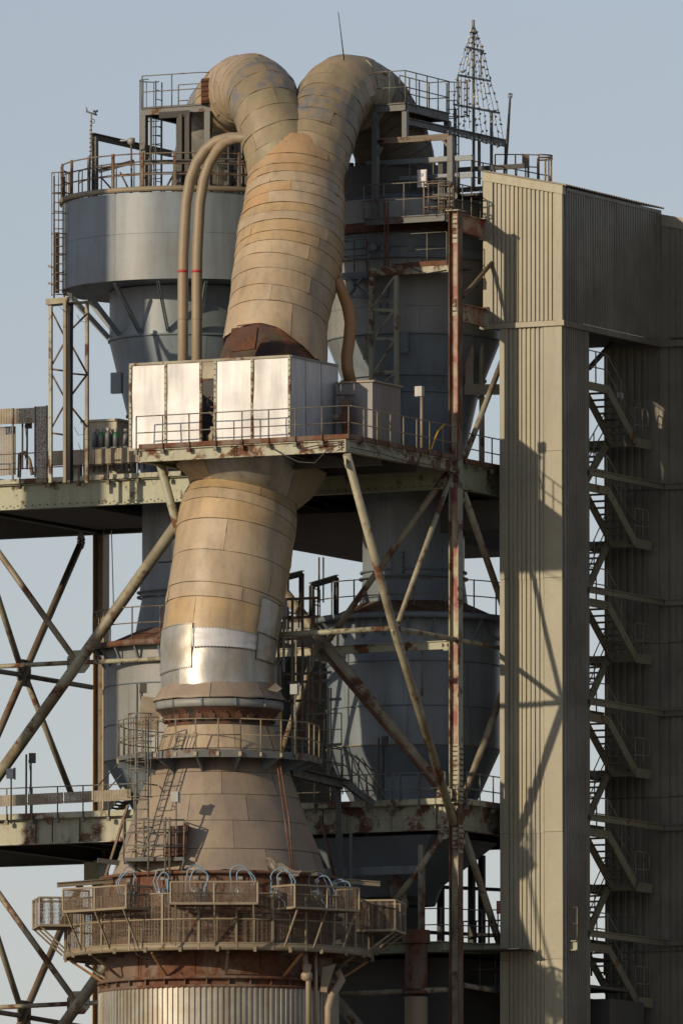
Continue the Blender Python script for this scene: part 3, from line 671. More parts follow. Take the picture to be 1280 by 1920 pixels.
# ---- left upper cyclone
LX, LY = 350, 538; lcn = ctr(LX, LY); kS = S*(1+LY*S/DIST)
lu = thing('left_cyclone', 'large grey steel drum with tapering body on the left of the tower', 'cyclone', (lcn[0], lcn[1], zy(LX, LY, 960)))
pr = ves(LX, LY, [(236, 386), (236, 462), (236, 548)])
plates(lu, lcn, pr, 10, M_grey, 'drum_plate', .010, .004, .35)
MB().lathe(lcn, [(236*kS, pr[-1][1]+.01), (141*kS, pr[-1][1]+.01)], 72).build('drum_bottom', M_greyd, lu)
MB().lathe(lcn, [(235*kS, pr[0][1]-.02), (10*kS, pr[0][1]+.02)], 72).build('drum_roof', M_greyd, lu)
nk = ves(LX, LY, [(146, 549), (146, 641)]); plates(lu, lcn, nk, 8, M_grey, 'neck_plate', .010, .004, .2)
cnp = ves(LX, LY, [(146, 643), (112, 781), (84, 900), (84, 1060)]); plates(lu, lcn, cnp, 7, M_grey, 'cone_plate', .010, .004, .5)
for y, r in ((641, 149), (781, 115), (900, 87)): ringo('stiffening_ring', lcn, r*kS, zy(LX, LY, y), .08, .06, M_greyd, lu)
ringo('deck_fascia', lcn, 241*kS, zy(LX, LY, 380), .2, .17, M_raily, lu, 72)
for k in range(16):
    an = R(-170+k*22.5); d = Vector((math.cos(an), math.sin(an), 0)); c3 = Vector((lcn[0], lcn[1], 0))
    p0 = c3+d*(228*kS)+UP*(zy(LX, LY, 551)); p1 = c3+d*(148*kS)+UP*zy(LX, LY, 636)
    sd = d.cross(UP)
    MB().beam(p0, p1, .15, .02, UP).build('bracket', M_greyd, lu) if False else MB().beam(p0, p1, .02, .15, UP).beam(p0+sd*.07, p1+sd*.07, .015, .15, UP).build('bracket_strut', M_grey, lu)
# rail round the drum
zr = zy(LX, LY, 376); 
pts = arc(lcn, 238*kS, -200, 20, 44, zr)
for h_ in (.42, .78, 1.15): tubeo('rail', [p+UP*h_ for p in pts], .026, M_railr, lu, 6)
for k in range(0, 45, 3):
    p = pts[k]; d = (p-Vector((lcn[0], lcn[1], p.z))).normalized()
    MB().beam(p-UP*.15, p+UP*1.2, .10, .07, d).build('post', M_railr, lu)
p = at(222, 718, LY-150); MB().box(p+Vector((-.05,0,0)), A*.2, B*.1, UP*.36).build('inspection_box', M_greyd, lu)
# ---- right upper cyclone
RX, RY = 775, 321; rcn = ctr(RX, RY); kR = S*(1+RY*S/DIST)
ru = thing('right_cyclone', 'grey steel cyclone body behind the rusty lattice, right of the duct', 'cyclone', (rcn[0], rcn[1], zy(RX, RY, 960)))
plates(ru, rcn, ves(RX, RY, [(163, 388), (163, 450), (163, 525), (163, 590), (163, 641)]), 8, M_greyw, 'shell_plate', .010, .004)
plates(ru, rcn, ves(RX, RY, [(163, 643), (122, 745), (96, 860), (96, 1085)]), 7, M_grey, 'cone_plate', .010, .004)
plates(ru, rcn, ves(RX, RY, [(96, 1087), (104, 1150)]), 6, M_greyd, 'cone_plate', .010, .004)
for y, r in ((641, 166), (745, 125), (1075, 101), (1087, 103), (860, 99), (715, 138)): ringo('stiffening_ring', rcn, r*kR, zy(RX, RY, y), .1, .06, M_greyd, ru)
MB().lathe(rcn, ves(RX, RY, [(163, 387), (120, 372), (8, 371)]), 64).build('roof', M_greyd, ru)
MB().lathe(rcn, ves(RX, RY, [(178, 452), (150, 415)]), 60, R(-165), R(-15)).build('hood_skirt', M_pipe if False else M_rustp, ru)
plates(ru, rcn, ves(RX, RY, [(171, 500), (171, 455)]), 9, M_greyd, 'upper_band', .01, .004)
for y in (458, 480): ringo('band_ring', rcn, 174*kR, zy(RX, RY, y), .06, .05, M_greyd, ru)
for x in (770, 698, 722):
    q = at(x, 463, RY-168); 
    hv = MB().tube([q+FW*.2, q-FW*.1], .16, 16).tube([q-FW*.1, q-FW*.15], .13, 16).build('hatch', M_greyd, ru)
    m = MB()
    for j in range(8): m.tube([q-FW*.1+Vector((math.cos(j*.785)*.13, 0, math.sin(j*.785)*.13)), q-FW*.16+Vector((math.cos(j*.785)*.13, 0, math.sin(j*.785)*.13))], .02, 5)
    m.build('bolt', M_dark, hv, kind='stuff')
for x, y, w, h_ in ((757, 642, 9, 20), (722, 547, 8, 10), (720, 578, 8, 10), (745, 1055, 12, 22)):
    q = at(x, y, RY-166*math.cos(math.asin((x-RX)/166))); 
    if y > 900: q = at(x, y, RY-98)
    n_ = (q-Vector((rcn[0], rcn[1], q.z))).normalized(); t_ = n_.cross(UP)
    av = MB().box(q, t_*(w*S), n_*.04, UP*(h_*S)).build('access_cover', M_greyd, ru)
    m = MB()
    for i in range(-2, 3):
        for sg_ in (-1, 1):
            m.box(q+n_*.05+t_*(sg_*w*S*.85)+UP*(i*h_*S*.42), t_*.018, n_*.02, UP*.018)
    m.build('bolt', M_dark, av, kind='stuff')
# ---- lower cyclones
def lower(cx, Yc, label, nm, ytop, ybot, r, ring, ycone):
    c = ctr(cx, Yc); k_ = S*(1+Yc*S/DIST)
    t = thing(nm, label, 'cyclone', (c[0], c[1], zy(cx, Yc, ybot)))
    ys = [ytop+4, ytop+(ybot-ytop)*.36, ytop+(ybot-ytop)*.70, ybot]
    plates(t, c, ves(cx, Yc, [(r, y) for y in ys]), 8, M_grey if nm != 'left_lower_cyclone' else M_greyw, 'shell_plate', .010, .004)
    plates(t, c, ves(cx, Yc, [(r, ybot+1), (r*.55, lerp(ybot, ycone, .55)), (r*.25, ycone)]), 7, M_greyd, 'hopper_plate', .010, .004)
    for y in ys[1:]: ringo('stiffening_ring', c, (r+2.5)*k_, zy(cx, Yc, y), .08, .04, M_greyd if y != ybot else M_raily, t)
    # faceted plated roof
    n = 16; z0 = zy(cx, Yc, ytop-2); z1 = zy(cx, Yc, ytop-30)
    for i in range(n):
        a0 = 2*math.pi*i/n+.01; a1 = 2*math.pi*(i+1)/n-.01; vs = []
        for rr, z in (((r+2)*k_, z0), (r*.62*k_, z1)):
            for a_ in (a0, a1): vs.append(Vector((c[0]+rr*math.cos(a_), c[1]+rr*math.sin(a_), z)))
        vs += [v-UP*.03 for v in vs]
        MB().add(vs, [(0,1,3,2),(4,6,7,5),(0,4,5,1),(2,3,7,6),(0,2,6,4),(1,5,7,3)]).build('roof_plate', M_rustp, t)
    MB().lathe(c, [(r*.63*k_, z1-.02), (.5, z1)], 32).build('roof_top', M_rustp, t)
    # ring deck
    R2 = ring*k_
    MB().lathe(c, [((r-2)*k_, z0-.02), (R2, z0-.02), (R2, z0-.22), (R2-.04, z0-.22), (R2-.04, z0-.08), ((r-2)*k_, z0-.08)], 60).build('ring_deck', M_rustp if nm == 'left_lower_cyclone' else M_greyd, t)
    pts = arc(c, R2-.04, -200, 20, 36, z0)
    for h_ in (.55, 1.1): tubeo('rail', [p+UP*h_ for p in pts], .022, M_railr, t, 6)
    for j in range(0, 37, 3): tubeo('post', [pts[j]-UP*.1, pts[j]+UP*1.1], .026, M_railr, t, 6)
    for j in range(14):
        an = R(-190+j*16); d = Vector((math.cos(an), math.sin(an), 0)); c3 = Vector((c[0], c[1], 0))
        MB().beam(c3+d*(R2-.12)+UP*(z0-.2), c3+d*((r+.5)*k_)+UP*(z0-.8), .07, .09).build('bracket', M_greyd, t)
    return t, c, k_
lw, lwc, kl = lower(362, 455, 'grey lower cyclone on the left, mostly hidden by the beige duct', 'left_lower_cyclone', 1213, 1430, 166, 190, 1660)
rw, rwc, kr = lower(775, RY, 'wide blue grey lower cyclone tank behind the diagonal braces', 'right_lower_cyclone', 1163, 1408, 163, 190, 1700)
plates(lu, lcn, ves(LX+10, LY, [(88, 1062), (88, 1110), (84, 1122), (97, 1190)]), 6, M_greyd, 'lower_pipe_plate', .01, .004)
for y in (1112, 1121): ringo('pipe_flange', lcn, 94*kS, zy(LX, LY, y), .12, .05, M_greyd, lu)
# bottom outlet pipe under the right hopper
c = rwc
op = thing('outlet_pipe', 'brown peeling vertical pipe in the dark space at lower right', 'pipe', at(783, 1920, RY-150))
cc = at(780, 1760, 40)
for y0, y1, r_, mm in ((1745, 1770, 26, M_rustp), (1772, 1856, 21, M_rustp), (1870, 2100, 22, M_pipe)):
    MB().lathe((cc.x, cc.y), [(r_*S, at(780, y0, 40).z), (r_*S*1.02, at(780, y1, 40).z)], 24).build('pipe_section', mm, op)
ringo('flange', (cc.x, cc.y), 27*S, at(780, 1862, 40).z, .2, .12, M_rustp, op, 24)
# ================================================================ upper gas duct (Y piece)
ud = thing('gas_duct', 'huge beige clad duct splitting into two bent branches at the top of the tower', 'duct', at(517, 690, -120))
tr = Path([(500, 760, -98, 108), (507, 700, -96, 106), (514, 660, -90, 101), (518, 610, -74, 95), (529, 550, -48, 98), (539, 500, -25, 101), (545, 450, -2, 102), (550, 400, 20, 97), (554, 350, 43, 92), (558, 312, 60, 86), (562, 275, 92, 72), (565, 250, 120, 50)], A)
tr.body('rusted_core', M_moss, ud, -.09)
Lt = tr.L[-1]
def lof(path, y):   # length along a path where the axis passes a photo row
    z = None; best = 0; bd = 1e9
    for i in range(path.n):
        p = path.c[i]; d = p-CAM; pyy = 960-F*(d.dot(CU)/d.dot(FW))
        if abs(pyy-y) < bd: bd = abs(pyy-y); best = path.L[i]
    return best
rows = [640, 606, 578, 550, 524, 500, 482, 462, 444, 424, 404, 386, 368, 350, 328, 305]
bd_ = [lof(tr, y) for y in rows]
def torn(l, th):
    if l < bd_[0]+.5:
        k = 1-max(0, (l-bd_[0]))/.5
        q = tr.surf(l, th); d = q-CAM; fr_ = (d.x*F/d.y+640)
        lift = .16*noise.noise(q*1.3)+.05*noise.noise(q*5)
        if fr_ > 480: lift -= (fr_-480)/130*.75
        elif fr_ < 460: lift -= (460-fr_)/60*.3
        return l+lift*k
    return l
tr.panels(ud, bd_, [4,3,3,2,3,3,4,3,2,3,3,4,3,2,3], lambda i, k: M_orange if (i >= 12 or (i in (9, 10) and k == 1)) else (M_clado if i in (5, 6) or (i in (4, 8, 9) and k % 2) else M_clad), lip=.012, gap=.018, cutf=torn, dent=.03)
lbp = Path([(545, 345, 40, 74), (527, 278, 66, 71), (508, 225, 96, 67), (493, 186, 140, 66), (476, 168, 235, 67), (452, 172, 385, 68), (424, 200, 490, 69), (404, 250, 540, 69), (393, 300, 565, 68), (388, 355, 575, 68), (387, 400, 580, 68)], A)
rbp = Path([(566, 345, 40, 74), (590, 278, 66, 71), (609, 225, 96, 68), (624, 188, 135, 69), (648, 170, 180, 70), (683, 184, 220, 73), (710, 218, 250, 74), (730, 262, 275, 74), (744, 310, 295, 74), (752, 360, 310, 74), (754, 400, 312, 74)], A)
for nm, pa in (('l', lbp), ('r', rbp)):
    pa.body('duct_core', M_under, ud, -.07)
    n = 22; la = lof(pa, 300) if nm == 'l' else lof(pa, 300)
    # first crossing only
    la = .45; bl = [la+(pa.L[-1]-la)*(i/n) for i in range(n+1)]
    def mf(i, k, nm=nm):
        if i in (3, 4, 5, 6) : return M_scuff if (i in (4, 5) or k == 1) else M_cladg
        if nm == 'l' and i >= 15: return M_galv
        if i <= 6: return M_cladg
        return M_clad if nm == 'l' else (M_cladshade if i >= 12 else M_cladg if (i+k) % 3 else M_clad)
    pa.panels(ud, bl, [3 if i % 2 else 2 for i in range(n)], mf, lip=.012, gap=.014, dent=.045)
# bolted saddle seam between branches
sm = [at(565, 236, 14), at(564, 252, 2), at(566, 268, -8), at(570, 290, -16), at(575, 312, -22)]
tubeo('seam_strip', sm, .03, M_rustp, ud, 6)
for x, y, s_ in ((386, 172, -1), (716, 160, 1)):
    q = at(x, y, 375 if s_ < 0 else 200)
    ad = MB().box(q, Vector((.16, 0, .02)), Vector((0, .5, 0)), UP*.42).build('access_door', M_rust, ud)
    for j in range(5): MB().box(q+UP*(-.34+j*.17)-Vector((0, .52, 0)), Vector((.17, 0, .03)), Vector((0, .02, 0)), UP*.025).build('door_rib', M_rust, ad)
q = at(458, 636, -240)
hb = thing('rusted_hatch_box', 'brown rusted box leaning at the torn foot of the upper duct', 'hatch', q-UP*.3)
ax = Vector((.95, -.2, .10)).normalized(); ay = Vector((.15, .9, 0)).normalized(); az = Vector((.12, -.05, .95)).normalized()
MB().box(q, ax*.42, ay*.22, az*.36).build('box_body', M_rust, hb)
MB().box(q-ay*.23, ax*.45, ay*.02, az*.40).build('lid', M_rust, hb)
tubeo('handle', [q+az*.4-ax*.3, q+az*.5-ax*.3, q+az*.5+ax*.3, q+az*.4+ax*.3], .02, M_rust, hb, 6)
# ================================================================ lower gas duct
def sqf(t): 
    w = max(0, min(1, (t-.84)/.09)); return (w*w*(3-2*w), .86)
ldp = Path([(409, 1312, -182, 104), (409, 1296, -180, 106), (409, 1250, -174, 106.5), (411, 1205, -167, 108), (418, 1150, -157, 110), (426, 1100, -147, 111), (434, 1050, -137, 111), (441, 1000, -127, 111.5), (450, 960, -117, 111), (457, 930, -110, 103), (463, 902, -108, 106), (468, 862, -106, 118)], A, sqf)
ld = thing('lower_gas_duct', 'leaning beige and silver patched duct below the jutting platform', 'duct', at(409, 1296, -140))
ldp.body('duct_core', M_under, ld, -.06)
lr = [1303, 1234, 1204, 1150, 1124, 1066, 1006, 976, 955, 930, 866]
lbd = [lof(ldp, y) for y in lr]
lm = [M_galv, M_alu, M_clado, M_clad, M_clad, M_clad, M_clado, M_clad, M_clado, M_galv]
ldp.panels(ld, lbd, [4,3,4,4,3,3,4,4,4,4], lambda i, k: lm[i] if i != 9 else (M_clad, M_clad, M_galv, M_cladg)[k % 4], lip=.012, gap=.018, dent=.035)
# riveted patches laid over the cladding
def patch(path, ya, yb, xa, xb, mat, off, par, Yf):
    la = lof(path, yb); lb_ = lof(path, ya)
    def tha(x, l):
        best = None
        for j in range(360):
            th = 2*math.pi*j/360; p = path.surf(l, th); d = p-CAM; px = 640+F*d.x/d.dot(FW)
            if (p-path.surf(l, th+math.pi)).y > 0: continue
            if best is None or abs(px-x) < best[0]: best = (abs(px-x), th)
        return best[1]
    t0 = tha(xa, (la+lb_)/2); t1 = tha(xb, (la+lb_)/2)
    if abs(t1-t0) > math.pi: t1 += 2*math.pi if t1 < t0 else -2*math.pi
    n = 10; w = n+1; vs = [path.surf(lerp(la, lb_, i/n), lerp(t0, t1, j/n), off+noise.noise(Vector((i*.4, j*.4, xa)))*.03) for i in range(w) for j in range(w)]
    MB().add(vs, [(i*w+j, i*w+j+1, (i+1)*w+j+1, (i+1)*w+j) for i in range(n) for j in range(n)], True).build('patch_panel', mat, par)
    m = MB()
    for i in range(0, 21):
        for tt in (t0, t1):
            p = path.surf(lerp(la, lb_, i/20), lerp(t0, t1, .02 if tt == t0 else .98), off+.012); m.box(p, Vector((.012,0,0)), Vector((0,.012,0)), UP*.012)
        for ll in (la, lb_):
            p = path.surf(lerp(la, lb_, .02 if ll == la else .98), lerp(t0, t1, i/20), off+.012); m.box(p, Vector((.012,0,0)), Vector((0,.012,0)), UP*.012)
    m.build('rivet', M_dark, par, kind='stuff')
patch(ldp, 1196, 1270, 304, 361, M_galv, .06, ld, 0)
patch(ldp, 1130, 1200, 484, 516, M_galv, .08, ld, 0)
patch(ldp, 1198, 1252, 480, 512, M_galv, .06, ld, 0)
patch(ldp, 1204, 1236, 362, 478, M_alu, .075, ld, 0)
# torn corner at the foot
q = at(507, 1287, -255)
for i, (dx, dz, rx) in enumerate(((0, 0, .3), (.12, -.06, -.2))):
    MB().add([q+Vector((-.22+dx, 0, -.06+dz)), q+Vector((.05+dx, -.12, .16+dz)), q+Vector((.26+dx, -.05, -.02+dz)), q+Vector((.1+dx, .0, -.14+dz))], [(0,1,2,3)]).build('torn_flap', M_galv if i else M_under, ld)
# ---- collar between duct and cone
TX, TY = 411, -180; tc = ctr(TX, TY); kT = S*(1+TY*S/DIST)
def zt_(y): return zy(TX, TY, y)
co_ = thing('expansion_collar', 'round grey collar with rusty bolted ring between duct and cone', 'collar', (tc[0], tc[1], zt_(1365)))
pr = [(104, 1284), (122, 1311), (126, 1316)]
for k in range(7):
    a0 = 2*math.pi*k/7+.1; a1 = a0+2*math.pi/7-.01; vs = []
    for i, (r, y) in enumerate(pr+[(124.5, 1317)]):
        for j in range(11):
            an = lerp(a0, a1, j/10); q = Vector((math.cos(an), math.sin(an), 0)); vs.append(Vector((tc[0], tc[1], zt_(y)+(0 if i == 0 else .05*noise.noise(q*3+Vector((k,0,0))))))+q*(r*kT+(.04*noise.noise(q*4) if i else 0)))
    MB().add(vs, [(i*11+j, i*11+j+1, (i+1)*11+j+1, (i+1)*11+j) for i in range(3) for j in range(10)], True).build('collar_plate', M_cone, co_)
MB().lathe(tc, [(r*kT, zt_(y)) for r, y in ((119, 1318), (121, 1319), (121, 1331), (117, 1334), (104, 1334))], 72).build('flange_band', M_greyw, co_)
for k in range(12):
    an = R(15+k*30); q = Vector((tc[0]+math.cos(an)*122*kT, tc[1]+math.sin(an)*122*kT, zt_(1325))); MB().box(q, Vector((.03,0,0)), Vector((0,.03,0)), UP*.12).build('band_clip', M_greyd, co_)
MB().lathe(tc, [(r*kT, zt_(y)) for r, y in ((116, 1334), (110, 1340), (104, 1345), (104, 1352), (99, 1356), (90, 1368))], 72).build('ring_body', M_under, co_)
for k in range(26):
    an = 2*math.pi*k/26; d = Vector((math.cos(an), math.sin(an), 0)); q = Vector((tc[0], tc[1], 0))
    MB().tube([q+d*(98*kT)+UP*zt_(1350), q+d*(106*kT)+UP*zt_(1350)], .12, 14).build('round_lug', M_rust, co_)
    MB().box(q+d*(108*kT)+UP*zt_(1340), d*.03, d.cross(UP)*.015, UP*.07).build('gusset', M_rust, co_)
# ---- cone
cn = thing('cone_vessel', 'big dusty beige clad cone standing on the round mesh balcony', 'vessel', (tc[0], tc[1], zt_(1660)))
def rad(y): return lerp(100, 207, (y-1362)/(1655-1362)) if y > 1362 else 100
MB().lathe(tc, [((rad(y)-7)*kT, zt_(y)) for y in (1350, 1500, 1660)], 64).build('cone_core', M_under, cn)
def cr(y): return 0
cpath = Path([(TX, 1655, TY, 206), (TX-0, 1600, TY, 186.5), (TX, 1550, TY, 168), (TX, 1500, TY, 150), (TX, 1450, TY, 132), (TX, 1405, TY, 116), (TX, 1364, TY, 101)], A)
bb = [lof(cpath, y) for y in (1648, 1603, 1551, 1500, 1458, 1412, 1365)]
def torn2(l, th):
    if l < bb[0]+.4:
        q = cpath.surf(l, th); k = 1-max(0, (l-bb[0]))/.4; return l+k*(.10*noise.noise(q*1.6)+.05*noise.noise(q*5)+.02)
    return l
cpath.panels(cn, bb, [9, 9, 9, 8, 8, 8], lambda i, k: M_cone if i < 5 else M_clad, lip=.015, dent=.02, gap=.016, cutf=torn2)
# peeled flaps on the right of the cone
for (x, y, w, h_, t_) in ((515, 1618, .35, .28, .25), (540, 1625, .5, .2, .15), (500, 1640, .4, .3, .2)):
    q = at(x, y, -364); vs = []
    for j in range(4):
        for i in range(5): vs.append(q+Vector((lerp(-w, w, i/4)*(1-.2*j)+.05*math.sin(j*2+i), .10-t_*.6*math.sin(j*.8)+.04*math.sin(i*2.1), lerp(h_, -h_, j/3)*.7+.06*math.sin(i*1.9)-.08*i)))
    MB().add(vs, [(j*5+i, j*5+i+1, (j+1)*5+i+1, (j+1)*5+i) for j in range(3) for i in range(4)], False).build('peeled_flap', M_cone, cn)
# diagonal rods lying on the cone at right
for dx in (0, 5): tubeo('rod', [at(518+dx, 1420, -310), at(533+dx*1.6, 1530, -330), at(547+dx*.6, 1630, -365)], .03, M_rustp, cn, 6)
# ---- skirt and rusty drum
sk = thing('clad_kiln_tower', 'rust stained drum over a silver ribbed metal skirt at the bottom of the photo', 'tower', (tc[0], tc[1], 0))
plates(sk, tc, [(214*kT, zt_(1648)), (214*kT, zt_(1700)), (214*kT, zt_(1760)), (214*kT, zt_(1846))], 11, M_rustp, 'drum_plate', .02, .012)
MB().lathe(tc, [(213*kT, zt_(1648)), (196*kT, zt_(1645))], 64).build('drum_shoulder', M_rustp, sk)
for y, w_ in ((1650, 6), (1846, 10), (1862, 8)): ringo('ring_flange', tc, (218+w_)*kT, zt_(y), .25, .1, M_rustp, sk, 72)
for k in range(34):
    an = R(k*360/34); q = Vector((tc[0]+math.cos(an)*219*kT, tc[1]+math.sin(an)*219*kT, zt_(1854))); MB().box(q, Vector((math.cos(an)*.1, math.sin(an)*.1, 0)), Vector((-math.sin(an)*.02, math.cos(an)*.02, 0)), UP*.12).build('flange_rib', M_rustp, sk)
ns, per = 22, 6
for s_ in range(ns):
    prof = []
    for j in range(per):
        base = (s_*per+j)/(ns*per)*2*math.pi; q = 2*math.pi/(ns*per)
        prof += [(base, 0), (base+q*.38, 0), (base+q*.5, .05), (base+q*.88, .05)]
    prof.append(((s_+1)/ns*2*math.pi-.002, 0)); vs = []; jj = random.uniform(0, .015)
    for an, d in prof:
        rr = 222*kT+d+jj
        for z in (4.0, zt_(1864)): vs.append(Vector((tc[0]+rr*math.cos(an), tc[1]+rr*math.sin(an), z)))
    MB().add(vs, [(2*i, 2*i+2, 2*i+3, 2*i+1) for i in range(len(prof)-1)]).build('ribbed_sheet', M_skirt, sk)
MB().lathe(tc, [(219*kT, 0), (219*kT, zt_(1866))], 64).build('inner_shell', M_dark, sk)

MB().lathe(tc, [(217*kT, zt_(1870)), (217*kT, zt_(1840))], 64).build('flange_band', M_rustp, sk)

VX, VY = 575, 620; vcn = ctr(VX, VY); kV = S*(1+VY*S/DIST)
rv = thing('rear_vessel', 'pale grey vertical vessel seen between the collar and the right tank', 'vessel', (vcn[0], vcn[1], zy(VX, VY, 1540)))
plates(rv, vcn, ves(VX, VY, [(64, 1172), (64, 1260), (64, 1350), (64, 1470), (64, 1560)]), 6, M_greyw, 'shell_plate', .01, .004)
MB().lathe(vcn, ves(VX, VY, [(64, 1172), (30, 1160), (4, 1159)]), 40).build('roof', M_rustp, rv)
for y in (1260, 1350): ringo('stiffening_ring', vcn, 66*kV, zy(VX, VY, y), .08, .04, M_greyd, rv)

# inner rusty rail and small frames on the drum roof
pts = arc(lcn, 205*kS, -175, -5, 30, zr)
for h_ in (.55, .95): tubeo('inner_rail', [p+UP*h_ for p in pts], .022, M_railr, lu, 6)
for j in range(0, 31, 2): tubeo('inner_post', [pts[j]-UP*.1, pts[j]+UP*.95], .022, M_railr, lu, 6)
sf = thing('duct_support_frame', 'dark steel posts and girders between the twin pipes and the big duct', 'steel frame', at(450, 366, 420))
for x in (432, 452, 463): MB().beam(at(x, 368, 420), at(x, 258, 420), .16, .16, A).build('post', M_steel if x == 452 else M_dark, sf)
for y, x0, x1 in ((276, 428, 476), (303, 300, 476), (322, 420, 476), (344, 420, 476)): MB().beam(at(x0, y, 424), at(x1, y-1, 424), .1, .14).build('girder', M_steel, sf)
for x0, y0, x1, y1 in ((415, 365, 450, 325), (300, 372, 330, 318), (455, 300, 470, 350)): tubeo('brace', [at(x0, y0, 416), at(x1, y1, 416)], .035, M_railr, sf)
for x in (338, 352): MB().beam(at(x, 372, 380), at(x, 214, 380), .18, .2, A).build('post', M_dark, sf)
MB().beam(at(298, 216, 380), at(356, 212, 380), .16, .22).build('girder', M_dark, sf)
# ================================================================ round mesh balcony
Rb = 289; zf_ = zt_(1792); zm = zt_(1742); ztp = zt_(1694)
bl_ = thing('mesh_balcony', 'round tan walkway with wire mesh sides round the rusty drum', 'balcony', (tc[0], tc[1], zf_))
def pol(r, deg, z): return Vector((tc[0]+r*kT*math.cos(R(deg)), tc[1]+r*kT*math.sin(R(deg)), z))
MB().lathe(tc, [(216*kT, zf_), (Rb*kT, zf_), (Rb*kT, zf_-.06), (216*kT, zf_-.06)], 72).build('floor', M_rustp, bl_)
ringo('floor_ring', tc, (Rb+1)*kT, zf_-.02, .06, .22, M_raily, bl_, 72)
NP = 26; st_ = 360/NP
for k in range(NP):
    a0 = -90+k*st_-st_/2; a1 = a0+st_
    lv = [zf_+.08, zm, ztp]
    for z0, z1 in zip(lv, lv[1:]):
        vs = [pol(Rb-1, lerp(a0+.3, a1-.3, j/4), z) for z in (z0, z1) for j in range(5)]
        MB().add(vs, [(j, j+1, j+6, j+5) for j in range(4)]).build('mesh_panel', M_mesh, bl_)
    p = pol(Rb, a0, 0); d = (p-Vector((tc[0], tc[1], 0))).normalized()
    MB().beam(Vector((p.x, p.y, zf_-.12)), Vector((p.x, p.y, ztp)), .07, .06, d).build('post', M_raily, bl_)
    am = (a0+a1)/2; p = pol(Rb-.5, am, 0); tubeo('mid_post', [Vector((p.x, p.y, zf_)), Vector((p.x, p.y, ztp))], .018, M_raily, bl_, 5)
    MB().box(pol(Rb+1.5, am, zf_-.1), Vector((.05,0,0)), Vector((0,.05,0)), UP*.09).build('floor_clip', M_raily, bl_)
for z in (ztp, zm, zf_+.1): tubeo('rail', [pol(Rb, d, z) for d in range(0, 361, 5)], .032, M_raily, bl_, 6)
for z in (zm-.25, zm+.3): tubeo('inner_pipe', [pol(230, d, z) for d in range(0, 361, 6)], .06, M_rustp, bl_, 8)
for k in range(12):
    dg = -90+k*30+4; d = Vector((math.cos(R(dg)), math.sin(R(dg)), 0))
    p0 = pol(Rb-8, dg, zf_-.12); p1 = pol(216, dg, zf_-.12); p2 = pol(215, dg, zf_-.95)
    MB().beam(p0, p1, .09, .16).build('bracket_arm', M_tubeb, bl_)
    MB().beam(p0-UP*.06, p2, .07, .08).build('bracket_strut', M_pipeo if k % 2 else M_tubeb, bl_)
def basket(deg, w, r0, r1, za, zb_, label):
    c_ = pol(r1, deg, za); d = Vector((math.cos(R(deg)), math.sin(R(deg)), 0)); t_ = Vector((-d.y, d.x, 0)); hw_ = w*S/2; D = (r1-r0)*S
    b_ = thing('mesh_basket', label, 'basket', c_, 'mesh baskets jutting from the round balcony')
    MB().box(c_-d*(D/2)-UP*.02, t_*hw_, d*(D/2), UP*.02).build('floor', M_rustp, b_)
    cs = [c_-d*D-t_*hw_, c_-t_*hw_, c_+t_*hw_, c_-d*D+t_*hw_]; H = zb_-za
    for a_, e_ in zip(cs, cs[1:]):
        MB().add([a_, e_, e_+UP*H, a_+UP*H], [(0,1,2,3)]).build('mesh_panel', M_mesh, b_)
        MB().beam(a_+UP*H, e_+UP*H, .06, .06).build('top_rail', M_raily, b_); MB().beam(a_, e_, .06, .08).build('bottom_rail', M_raily, b_)
    for q in cs+[(cs[1]+cs[2])/2]: MB().beam(q, q+UP*H, .05, .05).build('post', M_raily, b_)
    for s_ in (-.9, .0, .9): 
        q = c_+t_*(hw_*s_)
        MB().beam(q, pol(Rb+1, deg, zf_)+t_*(hw_*s_), .05, .06).build('strut', M_raily, b_)
    return b_
zA, zB = zt_(1716), zt_(1676)
basket(-91, 160, 262, 330, zA, zB, 'mesh basket at the middle front of the round balcony under the blue hoses')
basket(-134, 165, 262, 330, zt_(1722), zt_(1680), 'mesh basket left of the middle one on the round balcony')
basket(-52, 150, 262, 330, zt_(1722), zt_(1680), 'mesh basket right of the middle one on the round balcony')
basket(-172, 110, 270, 345, zt_(1742), zt_(1690), 'leftmost mesh basket of the round balcony standing out against the sky')
basket(-10, 110, 270, 345, zt_(1752), zt_(1696), 'rightmost mesh basket of the round balcony with a white sheet inside')
def att(x, y, Y): return at(x, y, Y-40)
# short I beams over the balcony
for x0, y0, x1, y1, Y, lab in ((107, 1660, 212, 1652, -260, 'tan steel beam end with yellow mark above the left mesh baskets'), (542, 1640, 606, 1637, -300, 'short tan beam at the right foot of the beige cone'), (606, 1650, 712, 1658, -180, 'long tan beam reaching right from the cone foot')):
    o = MB().ibeam(att(x0, y0, Y), att(x1, y1, Y+30), .1, .17).build('projecting_beam', M_raily); tag(o, lab, 'beam')
o = MB().beam(att(183, 1614, -200), att(250, 1622, -180), .1, .16).build('projecting_beam', M_dark); tag(o, 'dark beam end left of the cone below the hatch platform', 'beam')
